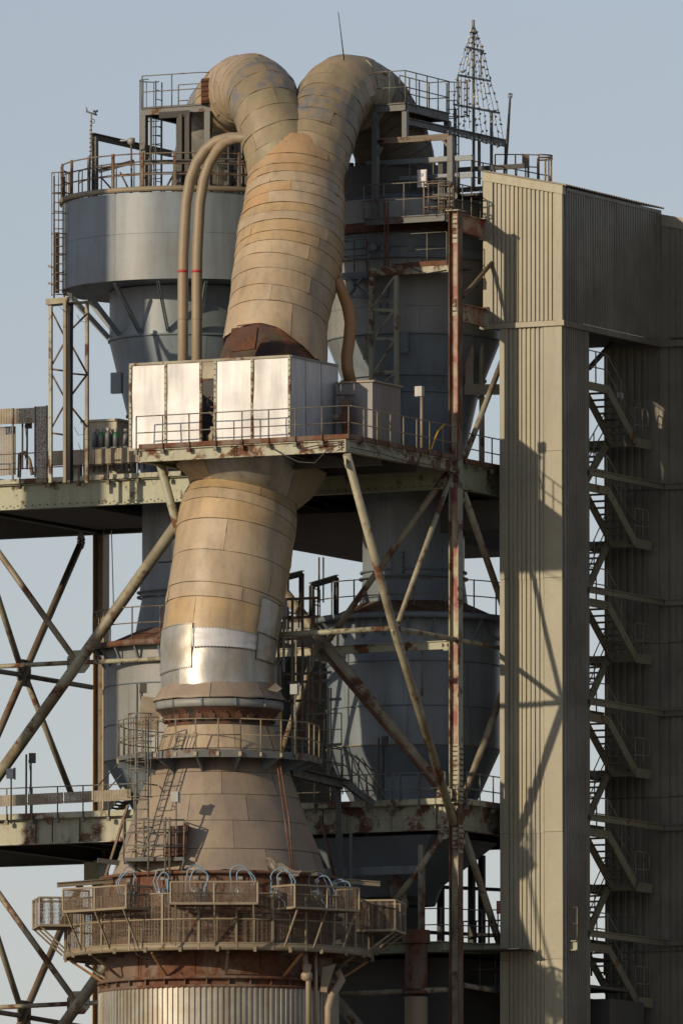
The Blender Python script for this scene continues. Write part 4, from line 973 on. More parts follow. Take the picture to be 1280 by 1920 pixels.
# injection lances with hoses
for i, (x, w, h_, lab) in enumerate(((230, 16, 30, 'leftmost light blue hose loop over the balcony'), (300, 12, 22, 'narrow blue hose loop beside the ladder foot above the balcony'), (366, 20, 28, 'blue double hose loop over the left edge of the middle basket'), (456, 20, 28, 'light blue double hose loop above the middle of the balcony'), (533, 19, 26, 'light blue hose loop right of the middle mesh basket'), (609, 16, 20, 'thin blue hose loop at the right end of the balcony'), (645, 15, 12, 'low blue hose loop behind the right mesh basket'))):
    an = -math.acos(max(-1, min(1, (x-411)/245))); d = Vector((math.cos(an), math.sin(an), 0)); zc_ = zt_(1690); base = pol(228, math.degrees(an), zc_)
    t = thing('injection_lance', 'silver valve cover, '+lab, 'valve', base)
    MB().lathe((base.x, base.y), [(.02, zc_+.22), (.17, zc_+.18), (.21, zc_), (.17, zc_-.18), (.02, zc_-.22)], 16).build('valve_cover', M_galv, t)
    tubeo('stem', [base, base+UP*.5], .035, M_rustp, t, 8); MB().box(base+UP*.5, Vector((.07,0,0)), Vector((0,.06,0)), UP*.05).build('coupling', M_galv, t)
    pp = []
    for dd in (0, 1):
        z0 = zt_(1672); cx_ = base+d*(.10+.1*dd); ww = w*S*(1-.15*dd); hh = h_*S*(1-.3*dd); ox = Vector((.12*dd, -.05*dd, 0))
        pts = [cx_+ox+Vector((ww*.9, 0, -.55-.1*i % 3*.05)), cx_+ox+Vector((ww, 0, 0))]+[cx_+ox+Vector((ww*math.cos(a_), 0, .25+hh*math.sin(a_))) for a_ in [j*math.pi/9 for j in range(10)]]+[cx_+ox+Vector((-ww*.8, .0, -.2)), cx_+ox+Vector((-ww*.1, 0, -.45)), cx_+ox+Vector((ww*.15, 0, -.75))]
        lean = (.35, -.25, .3, -.1, .25, -.4, .3)[i]*(1-.5*dd); pts = [Vector((q.x+lean*(q.z-base.z)*.35+.05*math.sin(q.z*9+i), q.y, q.z-base.z+z0-.15)) for q in pts]
        pp.append(pts)
    hoses = MB(); 
    for q in pp: hoses.tube(q, .023, 7)
    ho = hoses.build('hose_loop', M_hose, None, origin=base); tag(ho, lab, 'hose')
# pipework at the lower right of the drum
rp = thing('drum_pipework', 'dusty tan pipes with valve running down the right side of the ribbed skirt', 'pipe', att(600, 1900, -330))
tubeo('pipe', [att(572, 1760, -330), att(572, 1805, -335), att(578, 1838, -335), att(578, 1960, -335)], .09, M_pipe, rp, 10)
MB().lathe(tuple(att(575, 1820, -335))[:2], [(.06, att(575, 1806, -335).z), (.17, att(575, 1810, -335).z), (.14, att(575, 1822, -335).z), (.2, att(575, 1828, -335).z), (.19, att(575, 1836, -335).z), (.1, att(575, 1840, -335).z)], 14).build('valve_body', M_pipe, rp)
tubeo('pipe', [att(592, 1770, -320), att(592, 1960, -320)], .06, M_pipe, rp, 8)
tubeo('pipe', [att(632, 1822, -270), att(640, 1838, -270), att(622, 1868, -280), att(616, 1890, -285), att(616, 1960, -285)], .14, M_pipe, rp, 12)
MB().hexa([att(600, 1860, -290), att(612, 1862, -290), att(614, 1862, -270), att(602, 1860, -270), att(604, 1815, -290), att(628, 1808, -290), att(630, 1808, -265), att(606, 1815, -265)]).build('duct_piece', M_pipe, rp)
# ================================================================ ring platform round the neck
RPz = zt_(1422); Ro, Ri = 188, 120
rg = thing('ring_platform', 'grey ring platform with tube handrail round the top of the beige cone', 'platform', (tc[0], tc[1], RPz))
n = 14
def poly(r, z, n=14, off=0): return [Vector((tc[0]+r*kT*math.cos(R(-90+(i+.5)*360/n+off)), tc[1]+r*kT*math.sin(R(-90+(i+.5)*360/n+off)), z)) for i in range(n+1)]
po, pi_ = poly(Ro, RPz), poly(Ri, RPz)
for i in range(n):
    MB().hexa([pi_[i]-UP*.05, po[i]-UP*.05, po[i+1]-UP*.05, pi_[i+1]-UP*.05, pi_[i], po[i], po[i+1], pi_[i+1]]).build('deck_plate', M_steel, rg)
    MB().beam(po[i]-UP*.09, po[i+1]-UP*.09, .06, .24).build('edge_channel', M_steel, rg)
    d = (po[i]-Vector((tc[0], tc[1], po[i].z))).normalized()
    c3 = Vector((tc[0], tc[1], 0)); tn = d.cross(UP)*.03
    p = [c3+d*(Ri*kT)+UP*(RPz-.06), c3+d*((Ro-4)*kT)+UP*(RPz-.06), c3+d*((Ro-4)*kT)+UP*(RPz-.2), c3+d*((Ri+14)*kT)+UP*(RPz-.62)]
    MB().add([q-tn for q in p]+[q+tn for q in p], [(0,1,2,3),(7,6,5,4),(0,4,5,1),(1,5,6,2),(2,6,7,3),(3,7,4,0)]).build('bracket', M_greyd, rg)
railing(rg, po, 1.08, .98, M_raily, .022, foot=True)
# left lobe: ladder cage
lz0 = zt_(1640)
ex = att(268, 1640, -205)
ldr = thing('caged_ladder', 'caged ladder with hoops left of the beige cone, rising to the ring platform', 'ladder', Vector((ex.x, ex.y, zt_(1645))))
lb0 = Vector((att(266, 1600, -285).x, att(266, 1600, -285).y, zt_(1652))); lb1 = Vector((lb0.x, lb0.y, zt_(1352)))
ladder(ldr, lb0, lb1, Vector((1, -.2, 0)), .42, M_rail, .028, .3)
cage(ldr, lb0+UP*2.6, lb1, Vector((1, -.2, 0)), Vector((-.2, -1, 0)), .40, M_rail, .85)
for z in (1640, 1560, 1480): 
    q = Vector((lb0.x, lb0.y, zt_(z))); tubeo('stand_off', [q, q+Vector((.5, .9, 0))], .025, M_rail, ldr, 6)
# left small bay of the ring platform
bay = thing('landing_bay', 'small railed landing left of the collar where the caged ladder arrives', 'platform', att(250, 1425, -150))
bz = RPz; bp = [att(222, 1425, -90), att(222, 1425, -190), att(250, 1425, -260), att(296, 1425, -270)]; bp = [Vector((q.x, q.y, bz)) for q in bp]
MB().add(bp+[Vector((tc[0]-1.5, tc[1]-.5, bz))]+[q-UP*.15 for q in bp]+[Vector((tc[0]-1.5, tc[1]-.5, bz-.15))], [(0,1,2,3,4),(9,8,7,6,5),(0,5,6,1),(1,6,7,2),(2,7,8,3)]).build('deck', M_steel, bay)
railing(bay, bp, 1.2, .5, M_rail, .02)
MB().beam(bp[1]-UP*.3, Vector((tc[0]-1.9, tc[1]-.6, bz-.5)), .1, .2).build('bracket', M_greyd, bay)
# hatch platform
hz_ = zt_(1622)
hp = thing('hatch_platform', 'small grey railed platform in front of the rusty opening in the cone', 'platform', att(290, 1612, -330))
hc = [(232, -250), (232, -330), (345, -350), (345, -300)]; hq = [Vector((att(x, 1600, Y).x, att(x, 1600, Y).y, hz_)) for x, Y in hc]
MB().add(hq+[q-UP*.12 for q in hq], [(0,1,2,3),(7,6,5,4),(0,4,5,1),(1,5,6,2),(2,6,7,3),(3,7,4,0)]).build('deck', M_steel, hp)
railing(hp, hq, 1.25, .62, M_rail, .024, nr=3)
tubeo('brace', [hq[2]-UP*.1, hq[2]-UP*.6+Vector((-.1, .5, 0))], .04, M_steel, hp); tubeo('brace', [hq[1]-UP*.1, hq[1]-UP*.6+Vector((.8, .7, 0))], .04, M_steel, hp)
for x in (278, 310, 318): q = att(x, 1600, -350); tubeo('post', [Vector((q.x, q.y, zt_(1660))), Vector((q.x, q.y, zt_(1548)))], .035, M_rail, hp, 8)
for y in (1556, 1588): tubeo('rail', [att(240, y+6, -340), att(280, y, -355), att(345, y, -350)], .022, M_rail, hp, 6)
q = att(333, 1578, -318)
hx = thing('rusty_hatch', 'open rusted hatch box on the left flank of the beige cone', 'hatch', q-UP*.4)
MB().box(q, Vector((.30, -.05, .02)), Vector((.05, .30, 0)), Vector((.05, 0, .50))).build('hatch_box', M_rust, hx)
MB().box(q+Vector((.28, -.22, .05)), Vector((.04, -.22, 0)), Vector((.01, .01, 0)), Vector((.05, 0, .5))).build('hatch_door', M_rust, hx)
# flood lamps on poles
def lampo(x0, y0, x1, y1, Y, lab, w=.12, r=.03, mat=None, base=None):
    p1 = at(x1, y1, Y); p0 = at(x0, y0, Y); p0 = Vector((p1.x, p1.y, p0.z)); t = thing('pole_lamp', lab, 'lamp', p0)
    tubeo('pole', [p0, p1], r, mat or M_rail, t, 8); lhd = MB().box(p1+UP*.13+Vector((-.03, 0, 0)), Vector((w, -.03, 0)), Vector((.02, .08, 0)), UP*.17).build('lamp_head', M_lamp, t)
    MB().box(p1+UP*.13+Vector((w, 0, 0)), Vector((.035, 0, 0)), Vector((0, .07, 0)), UP*.2).build('lamp_back', M_greyd, lhd); return t
lampo(330, 1612, 330, 1502, -385, 'pale flood lamp on a pole in front of the left flank of the cone')
lampo(20, 1545, 21, 1458, 360, 'cream lamp on a pole on the lower platform at the left edge', mat=M_raily)
lampo(551, 1420, 553, 1300, -300, 'lamp post right of the collar on the ring platform')
lampo(800-0, 1500, 0, 0, 0, '', ) if False else None
def bracketbox(x, y0, y1, Y, lab, s=1.0):
    p0 = at(x, y1, Y); p1 = at(x, y0, Y); t = thing('twin_post_fixture', lab, 'post', Vector((p0.x, p0.y, p0.z)))
    for dx in (-.11*s, .05*s): MB().beam(Vector((p0.x+dx, p0.y, p0.z)), Vector((p0.x+dx, p0.y, p1.z)), .05, .05).build('post', M_dark, t)
    MB().box(Vector((p0.x+.1*s, p0.y-.05, p1.z-.13)), Vector((.12*s, 0, 0)), Vector((0, .1, 0)), UP*.17*s).build('box_head', M_dark, t)
    tubeo('cable', [Vector((p0.x-.03, p0.y-.08, p1.z-.2)), Vector((p0.x+.06, p0.y-.1, p1.z-.8)), Vector((p0.x-.02, p0.y-.08, p1.z-1.4))], .012, M_cable, t, 5)
Yl = 400
bracketbox(55, 1415, 1535, Yl, 'dark twin post with box standing on the left part of the lower platform')
bracketbox(263, 1283, 1390, 100, 'dark twin post with box in front of the left lower cyclone')
bracketbox(716, 1384, 1500, 90, 'dark twin post frame in front of the right tank above the railing')
bracketbox(48, 787, 880, 420, 'dark hoist post with box on the upper platform at the left edge')
# ================================================================ twin pipes and orange pipe
for dx, lab in ((0, 'left one of the two tan pipes bending down in front of the grey drum'), (26, 'right one of the two tan pipes bending down in front of the grey drum')):
    b0 = at(343+dx, 880, 130); t = thing('bent_pipe', lab, 'pipe', b0, 'two tan pipes in front of the grey drum')
    k_ = [(343+dx, 860), (343+dx, 600), (343+dx, 515), (344+dx, 470), (346+dx, 430), (349+dx*.98, 380), (357+dx*.97, 335), (368+dx*.95, 305), (385+dx*.9, 280), (405+dx*.75, 264), (430+dx*.6, 257), (470, 258)]
    tubeo('pipe', [at(x, y, 130-(max(0, x-400)*1.2)) for x, y in k_], 10.2*S, M_pipe, t, 18)
    for y in (508,): MB().tube([at(343+dx, y-2, 130), at(343+dx, y+3, 130)], 10.5*S, 18).build('red_band', M_pipeo if False else M_signr, t)
    for y in (598, 700): MB().tube([at(343+dx, y-1, 130), at(343+dx, y+1, 130)], 10.7*S, 18).build('joint', M_pipe, t)
t = thing('curved_orange_pipe', 'curved orange tan pipe dropping beside the foot of the upper duct', 'pipe', at(655, 720, -30))
tubeo('pipe', [at(632, 520, -60), at(643, 552, -40), at(652, 575, -30), at(657, 605, -30), at(654, 640, -30), at(650, 668, -30), at(651, 690, -30), at(658, 722, -30)], [9*S, 10.5*S, 11.5*S, 11.5*S, 11.5*S, 11.5*S, 11.5*S, 11.5*S], M_pipeo, t, 18)
# ================================================================ top left platform on the drum
vt = 120
def ua(x, v): return (x-855-.454*v)/.891
tz = onv(300, 200, vt).z; uL, uR_ = ua(257, vt), ua(394, vt); dz0 = zr
tl = thing('left_top_platform', 'railed service platform on posts above the left drum, beside the duct bend', 'platform', uv(uL, vt, dz0))
ibeamo('edge_beam', uv(uL-3, vt, tz-.13), uv(uR_, vt, tz-.13), .14, .26, M_steel, tl)
ibeamo('edge_beam', uv(uL, vt+4, tz-.13), uv(uL, vt+150, tz-.13), .14, .26, M_steel, tl)
ibeamo('edge_beam', uv(uR_, vt+4, tz-.13), uv(uR_, vt+150, tz-.13), .14, .26, M_steel, tl)
ibeamo('edge_beam', uv(uL, vt+152, tz-.13), uv(uR_, vt+152, tz-.13), .14, .26, M_steel, tl)
MB().ubox(uL, uR_, vt, vt+154, tz+.003, tz+.035).build('deck', M_dark, tl)
for u, v in ((uL+4, vt), (uR_-10, vt), (uL+4, vt+150), (uR_-10, vt+150)):
    MB().beam(uv(u, v, dz0-.1), uv(u, v, tz-.27), .22, .22, A).build('post', M_steel, tl)
tubeo('ladder_pipe', [uv(uL+16, vt+8, dz0), uv(uL+16, vt+8, tz-.3)], .03, M_steel, tl, 6)
railing(tl, [uv(uL, vt, tz), uv(uR_-25, vt, tz), uv(uR_-8, vt+20, tz)], 1.12, .95, M_rail, .02)
railing(tl, [uv(uL, vt+150, tz), uv(uR_-20, vt+150, tz)], 1.12, .95, M_rail, .02)
lad = thing('caged_ladder', 'caged ladder at the left end of the top left platform against the sky', 'ladder', uv(uL-4, vt+50, dz0))
ladder(lad, uv(uL+14, vt+30, dz0), uv(uL+14, vt+30, tz), A, .42, M_steel, .02, .28)
ladder(lad, uv(uL-6, vt+80, dz0+.3), uv(uL-6, vt+80, tz+1.1), B, .45, M_steel, .022, .3)
cage(lad, uv(uL-6, vt+80, tz-1.6), uv(uL-6, vt+80, tz+1.15), B, -A, .40, M_steel, 1.2)
# bent beam frame on the drum roof
bf = thing('hoist_frame', 'dark grey beam frame standing on the left drum roof', 'steel frame', at(178, 370, 430))
ibeamo('post', at(178, 372, 430), at(178, 256, 430), .18, .18, M_steel, bf, A); ibeamo('beam', at(172, 254, 430), at(322, 288, 620), .16, .22, M_steel, bf)
ibeamo('post', at(278, 372, 560), at(278, 276, 560), .18, .18, M_steel, bf, A)
ibeamo('beam', at(185, 320, 430), at(252, 302, 430), .12, .14, M_steel, bf); tubeo('brace', [at(188, 330, 430), at(225, 372, 430)], .03, M_dark, bf); tubeo('brace', [at(225, 322, 520), at(250, 372, 520)], .03, M_dark, bf)
ibeamo('beam', at(262, 304, 330), at(455, 300, 330), .12, .14, M_steel, bf)
lh = thing('round_lamp', 'pale round lamp under the sloping beam left of the top platform', 'lamp', at(246, 262, 400))
q = at(246, 264, 400); MB().lathe((q.x, q.y), [(.05, q.z+.12), (.13, q.z+.1), (.13, q.z-.06), (.08, q.z-.12), (.02, q.z-.14)], 16).build('lamp_body', M_lamp, lh); tubeo('lamp_arm', [q+UP*.02, at(225, 263, 400)], .03, M_lamp, lh); tubeo('lamp_pole', [q-UP*.1, at(247, 372, 400)], .035, M_railr, lh)
# weather mast
w = thing('weather_mast', 'thin mast with wind vane and cup anemometer left of the top platform', 'mast', at(168, 372, 420))
tubeo('mast_pole', [at(167, 372, 420), at(171, 214, 420)], .035, M_lamp, w, 8); tubeo('cross_arm', [at(161, 208, 420), at(182, 215, 420)], .03, M_steel, w)
for k in range(18): MB().tube([at(167+k*.22, 364-k*8, 420), at(167+k*.22, 362-k*8, 420)], .05, 8).build('pole_clamp', M_steel, w)
tubeo('vane_pole', [at(163, 209, 420), at(163, 203, 420)], .02, M_dark, w, 6)
MB().add([at(160, 199, 420), at(163, 204, 420), at(164, 203, 420), at(161, 199, 420)]+[at(160, 199, 421), at(163, 204, 421), at(164, 203, 421), at(161, 199, 421)], [(0,1,2,3),(7,6,5,4),(0,4,5,1),(2,6,7,3)]).build('wind_vane', M_dark, w)
tubeo('cup_pole', [at(179, 214, 420), at(179, 208, 420)], .02, M_dark, w, 6)
for dx, dy in ((-2.5, 0), (2.8, -.5), (0, 1.2)):
    q = at(179+dx, 208+dy, 420); tubeo('cup_arm', [at(179, 208, 420), q], .008, M_dark, w, 5); MB().lathe((q.x, q.y), [(.004, q.z+.045), (.035, q.z+.03), (.045, q.z), (.035, q.z-.03), (.004, q.z-.045)], 10).build('cup', M_dark, w)
tubeo('cable_loop', [at(172, 222, 420), at(177, 224, 420), at(177, 229, 420), at(172, 231, 420)], .015, M_cable, w, 6)
# rusty caged ladder down the left side of the drum
rl = thing('caged_ladder', 'rusty caged ladder running down the left side of the grey drum', 'ladder', at(111, 556, LY-40))
ladder(rl, at(111, 560, LY-40), at(111, 330, LY-40), Vector((1, .1, 0)), .36, M_railr, .026, .3)
cage(rl, at(112, 555, LY-40), at(112, 326, LY-40), Vector((1, .1, 0)), Vector((-.05, -1, 0)), .26, M_railr, .75)
MB().box(at(106, 492, LY-30), Vector((.10, 0, 0)), Vector((0, .1, 0)), UP*1.05).build('back_plate', M_tubeb, rl)
for y in (498, 530): tubeo('arm', [at(90, y, LY-60), at(108, y+6, LY-60)], .035, M_raily, rl)
# lattice mast under it
lm_ = thing('lattice_mast', 'rusty cream lattice mast with black cables left of the grey drum', 'mast', at(128, 900, 500))
YM = 215
for x, Y, mt in ((95, YM, M_greenr), (122, YM-30, M_raily), (163, YM+80, M_tube)): MB().beam(at(x, 905, Y), at(x, 562, Y), .11, .11, A).build('leg', mt, lm_)
MB().beam(at(131, 905, YM), at(131, 568, YM), .22, .12, A).build('cable_tray', M_dark, lm_)
MB().beam(at(88, 566, YM), at(128, 562, YM-30), .16, .2).build('top_plate', M_tube, lm_); MB().beam(at(92, 572, YM), at(166, 566, YM+80), .1, .1).build('top_beam', M_tube, lm_)
zz = [(98, 585, 119, 627), (119, 645, 98, 683), (98, 703, 119, 742), (119, 762, 98, 800), (98, 692, 119, 695), (98, 812, 119, 815), (133, 618, 163, 588), (133, 645, 163, 700), (133, 742, 163, 702), (133, 700, 163, 703), (133, 762, 163, 800)]
for x0, y0, x1, y1 in zz: tubeo('lacing', [at(x0, y0, YM if x0 < 120 else YM+20), at(x1, y1, YM if x0 < 120 else YM+60)], .035, M_railr, lm_, 6)
for i in range(6):
    x = 127+i*2.0; tubeo('cable', [at(x, 900, YM-16), at(x+1.2*math.sin(i), 800, YM-16), at(x-1, 700, YM-16), at(x+.6*math.cos(i*2), 600, YM-16), at(x, 566, YM-16)], .016, M_cable, lm_, 5)
for i, (x, y) in enumerate(((118, 575), (150, 590), (145, 800), (152, 830))): tubeo('loose_cable', [at(x-6, y, YM-30), at(x+2, y+8+4*i, YM-35), at(x+12, y+14, YM-35), at(x+16, y+2-3*i, YM-35), at(x+6, y-6, YM-35)], .010, M_cable, lm_, 5)
# ================================================================ things on the upper platform, left
cbn = thing('beige_cabinet', 'beige equipment cabinet with flat lid behind the gas bottles', 'cabinet', uv(ua(200, 16), 16, zt))
zc0 = onv(200, 790, 16).z; u0, u1 = ua(146, 16), ua(212, 16)
MB().ubox(u0, u1, 16, 95, zt+.06, zc0).build('body', M_cab, cbn); MB().ubox(u0-4, u1+4, 12, 100, zc0+.003, zc0+.08).build('lid', M_cab, cbn); 
for d0, d1 in ((u0+3, u0+34), (u0+37, u1-3)):
    dd_ = MB().ubox(d0, d1, 14.8, 15.9, zt+.3, zc0-.25).build('door', M_cab, cbn); MB().ubox(d1-5, d1-4, 13.8, 14.7, zc0-.9, zc0-.7).build('handle', M_dark, dd_)
for i, (x, y, g_, lab) in enumerate(((178, 838, 0, 'grey gas bottle, leftmost of the row in front of the beige cabinet'), (190, 838, 1, 'green shouldered gas bottle, second from the left in the row'), (203, 836, 0, 'tallest grey gas bottle with green neck in the middle of the row'), (217, 836, 1, 'gas bottle with bright green shoulder right of the tallest one'), (236, 838, 0, 'grey gas bottle half hidden beside the silver enclosure'))):
    q = onv(x, y, 4); kk = 1.12 if i == 2 else 1; r_ = .105*kk; zt2 = zt+.06
    t = thing('gas_bottle', lab, 'gas bottle', (q.x, q.y, zt2), 'gas bottles standing on the upper platform')
    zt2 = onv(x, 839, 4).z; t.location.z = zt2; H = .36*kk
    MB().lathe((q.x, q.y), [(.01, zt2), (r_, zt2+.02), (r_, zt2+H)], 16).build('body', M_cyl, t)
    MB().lathe((q.x, q.y), [(r_, zt2+H+.002), (r_*.9, zt2+H+.08), (r_*.5, zt2+H+.15), (r_*.3, zt2+H+.17)], 16).build('shoulder', M_cylg if g_ else M_cyl, t)
    MB().lathe((q.x, q.y), [(r_*.5, zt2+H+.17), (r_*.75, zt2+H+.28), (r_*.7, zt2+H+.28), (.01, zt2+H+.2)], 12).build('valve_guard', M_lamp, t)
ps = thing('perforated_screen', 'brown perforated sheet screen along the upper platform railing at left', 'screen', uv(-900, -20, zt))
def scr(x0, y0, x1, y1, v, par, nm='perforated_panel'):
    q = [onv(x0, y1, v), onv(x1, y1-.05*(x1-x0), v), onv(x1, y0-.05*(x1-x0), v), onv(x0, y0, v)]
    MB().add(q+[p+B*.02 for p in q], [(0,1,2,3),(7,6,5,4),(0,4,5,1),(1,5,6,2),(2,6,7,3),(3,7,4,0)]).build(nm, M_perf, par)
scr(-30, 768, 24, 797, -18, ps); scr(26, 766, 66, 795, -18, ps); scr(67, 762, 87, 905, -18, ps); scr(89, 846, 176, 874, -18, ps); scr(178, 842, 272, 870, -18, ps)
for x, y0, y1 in ((24, 765, 900), (66, 762, 895), (88, 760, 895)): p0 = onv(x, y1, -18.5); MB().beam(p0, onv(x, y0, -18.5), .06, .05, A).build('screen_post', M_rail, ps)
wm = thing('wire_fence_panel', 'fine wire mesh panel behind the railing at the left edge', 'fence', onv(0, 890, 30))
MB().add([onv(-30, 895, 30), onv(28, 890, 30), onv(28, 800, 30), onv(-30, 803, 30)], [(0,1,2,3)]).build('wire_mesh', M_perf, wm); tubeo('frame_bar', [onv(28, 890, 30), onv(28, 800, 30), onv(-30, 803, 30)], .03, M_rail, wm)
for x, lab in ((110, 'bent black hose bundle on the platform below the lattice mast'), (37, 'grey pipe bend behind the wire fence on the upper platform')):
    t = tubeo('hose_bundle' if x > 50 else 'pipe_bend', [onv(x+24, 890, 60), onv(x+18, 862, 60), onv(x+8, 848, 60), onv(x, 850, 60), onv(x-1, 895, 60)] if x < 50 else [onv(x-8, 850, 30), onv(x+4, 856, 30), onv(x+12, 872, 30), onv(x+14, 895, 30)], .07, M_cable if x > 50 else M_pipe); tag(t, lab, 'hose' if x > 50 else 'pipe')
# small junction box and upright flange bars below the screens
bshelf = tag(MB().ubox(ua(168, 4), ua(246, 4), -6, 12, onv(200, 839, 4).z-.05, onv(200, 839, 4).z-.006).build('shelf', M_steel), 'steel shelf carrying the row of gas bottles', 'shelf')
jx = thing('bottle_rack', 'row of short upright steel bars under the gas bottles', 'rack', onv(220, 880, 10))
for i in range(12): MB().beam(onv(166+i*9.5, 886-.05*i*9.5, 10), onv(166+i*9.5, 862-.05*i*9.5, 10), .05, .05, A).build('bar', M_dark if i % 2 else M_rail, jx)
MB().ubox(ua(122, 12), ua(140, 12), 12, 22, zt+.06, onv(130, 848, 12).z).build('junction_box', M_cab, jx)
# screen on the lower railing
s3 = thing('perforated_screen', 'long brown perforated band on the lower left platform railing', 'screen', uv(-900, -20, lt))
for x0, x1 in ((-30, 50), (52, 118), (120, 172), (174, 246)): scr(x0, 1492-.05*x0, x1, 1513-.05*x0, -22, s3)
# steps up left of the ring platform
sp = thing('short_stairs', 'short pale green stair flight left of the cone by the ladder', 'stairs', uv(ua(190, 30), 30, lt))
for v in (30, 78): MB().beam(uv(ua(180, 30), v, lt+.05), uv(ua(228, 30)+0, v, zt_(1440)), .05, .22).build('stringer', M_green, sp)
for i in range(1, 9):
    u = lerp(ua(180, 30), ua(228, 30), i/9); z = lerp(lt+.05, zt_(1440), i/9); MB().ubox(u-6, u+6, 31, 77, z-.02, z+.02).build('tread', M_rustp, sp)
for h_ in (.5, 1.0): tubeo('rail', [uv(ua(170, 30), 28, lt+h_), uv(ua(222, 30), 28, zt_(1440)+h_)], .022, M_rail, sp, 6)
# gangway and steps right of the cone
gw = thing('gangway', 'dark gangway with railings from the ring platform towards the lower platform', 'gangway', at(600, 1450, -80))
p0, p1 = at(548, 1450, -190), at(640, 1462, 20); p0.z = zt_(1442); p1.z = p0.z-.12
for off in (0, .8): q = Vector((0, off, 0)); MB().beam(p0+q-UP*.1, p1+q-UP*.1, .06, .3).build('side_beam', M_steel, gw)
MB().beam(p0+Vector((0, .4, 0)), p1+Vector((0, .4, 0)), .78, .04).build('deck', M_dark, gw)
railing(gw, [p0, p1], 1.1, .8, M_rail, .022); railing(gw, [p0+Vector((0, .8, 0)), p1+Vector((0, .8, 0))], 1.1, .8, M_rail, .022)
MB().beam(p1+Vector((-.1, .4, -.2)), Vector((p1.x-.1, p1.y+.4, lt-3.5)), .14, .14, A).build('leg', M_steel, gw)
q0 = p1+Vector((.05, 0, 0)); q1 = at(700, 1500, 60); q1.z = lt+.1
for off in (0, .75): MB().beam(q0+Vector((0, off, 0)), q1+Vector((0, off, 0)), .05, .22).build('stringer', M_steel, gw)
for i in range(1, 7): c_ = lerp(q0, q1, i/7)+Vector((0, .37, 0)); MB().box(c_, Vector((.12,0,0)), Vector((0,.36,0)), UP*.015).build('tread', M_steel, gw)
for h_ in (.55, 1.1): tubeo('rail', [q0+UP*h_, q1+UP*h_, q1+Vector((.15, 0, h_-.15)), q1+Vector((.15, 0, 0))], .024, M_rail, gw, 6)
# frames, ladders and portal beams beside the right tank
rf = thing('service_tower', 'narrow pale service frame with ladder between collar and right tank', 'steel frame', at(560, 1490, 60))
for x, y0, y1, m_ in ((522, 1080, 1300, M_railr), (532, 1150, 1260, M_greyw), (548, 1120, 1420, M_rail), (567, 1115, 1420, M_railr), (578, 1240, 1410, M_railr), (586, 1260, 1410, M_railr), (600, 1240, 1320, M_railr), (615, 1290, 1480, M_greyw), (526, 1300, 1470, M_yel)):
    MB().beam(at(x, y1, 40), at(x, y0, 40), .07, .07, A).build('upright', m_, rf)
for x0, x1, y in ((510, 600, 1125), (512, 600, 1160), (530, 622, 1265), (540, 620, 1280), (540, 640, 1315), (560, 640, 1400), (520, 575, 1200)): MB().beam(at(x0, y, 45), at(x1, y-4, 45), .06, .09).build('cross_bar', M_steel if y > 1200 else M_railr, rf)
ladder(rf, at(600, 1410, 60), at(600, 1290, 60), Vector((1, 0, 0)), .32, M_railr, .018, .28); ladder(rf, at(575, 1250, 60), at(575, 1160, 60), Vector((1, 0, 0)), .32, M_railr, .018, .28)
railing(rf, [at(575, 1400, 30), at(640, 1398, 30)], 1.1, .5, M_raily, .02); railing(rf, [at(500, 1180, 60), at(590, 1176, 60)], 1.0, .5, M_railr, .02)
MB().box(at(533, 1140, 30), Vector((.1,0,0)), Vector((0,.1,0)), UP*.3).build('box', M_lamp, rf)
for (x0, y0, x1, y1, lab) in ((535, 1083, 567, 1075, 'dark portal crane arm, nearer the beige duct'), (582, 1098, 632, 1083, 'dark portal crane arm above the edge of the right tank')):
    t = thing('portal_arm', lab, 'crane arm', at(x1, 1150, 200)); ibeamo('arm', at(x0, y0, 160), at(x1, y1, 240), .14, .2, M_dark, t); ibeamo('post', at(x1-2, y1, 240), at(x1-2, 1158, 240), .14, .14, M_dark, t, A); ibeamo('post', at(x0+2, y0, 160), at(x0+2, 1180, 160), .14, .14, M_dark, t, A)
hk = thing('hanging_chain', 'thin rod with hook hanging in front of the right tank', 'chain', at(791, 1305, 0)); tubeo('rod', [onv(791, 1211, 10), onv(791, 1292, 10)], .02, M_rail, hk, 6); MB().tube([onv(791, 1290, 10), onv(791, 1304, 10)], .05, 8).build('hook_block', M_dark, hk)
for x, lab in ((598, 'left one of two thin black hanging rods under the upper platform'), (606, 'right one of two thin black hanging rods under the upper platform')): tag(tubeo('hanging_rod', [at(x, 1045, 300), at(x, 1130, 300)], .03, M_cable), lab, 'rod')
tag(tubeo('hanging_wire', [at(209, 995, 330), at(213, 1140, 330)], .018, M_cable), 'thin wire hanging under the upper platform at the left', 'wire')
# green wall panels and tank base frame on the lower platform
pb = thing('blue_panel_wall', 'low blue grey panelled wall behind the lower platform railing', 'wall', uv(ua(760, 60), 60, lt))
for i in range(4): MB().ubox(ua(716, 60)+i*40, ua(716, 60)+i*40+38, 60, 62, lt+.05, lt+1.1).build('panel', M_grey, pb)
for i in range(5): MB().ubox(ua(716, 60)+i*40-2, ua(716, 60)+i*40+.5, 57, 61, lt+.05, lt+1.15).build('upright', M_greyd, pb)

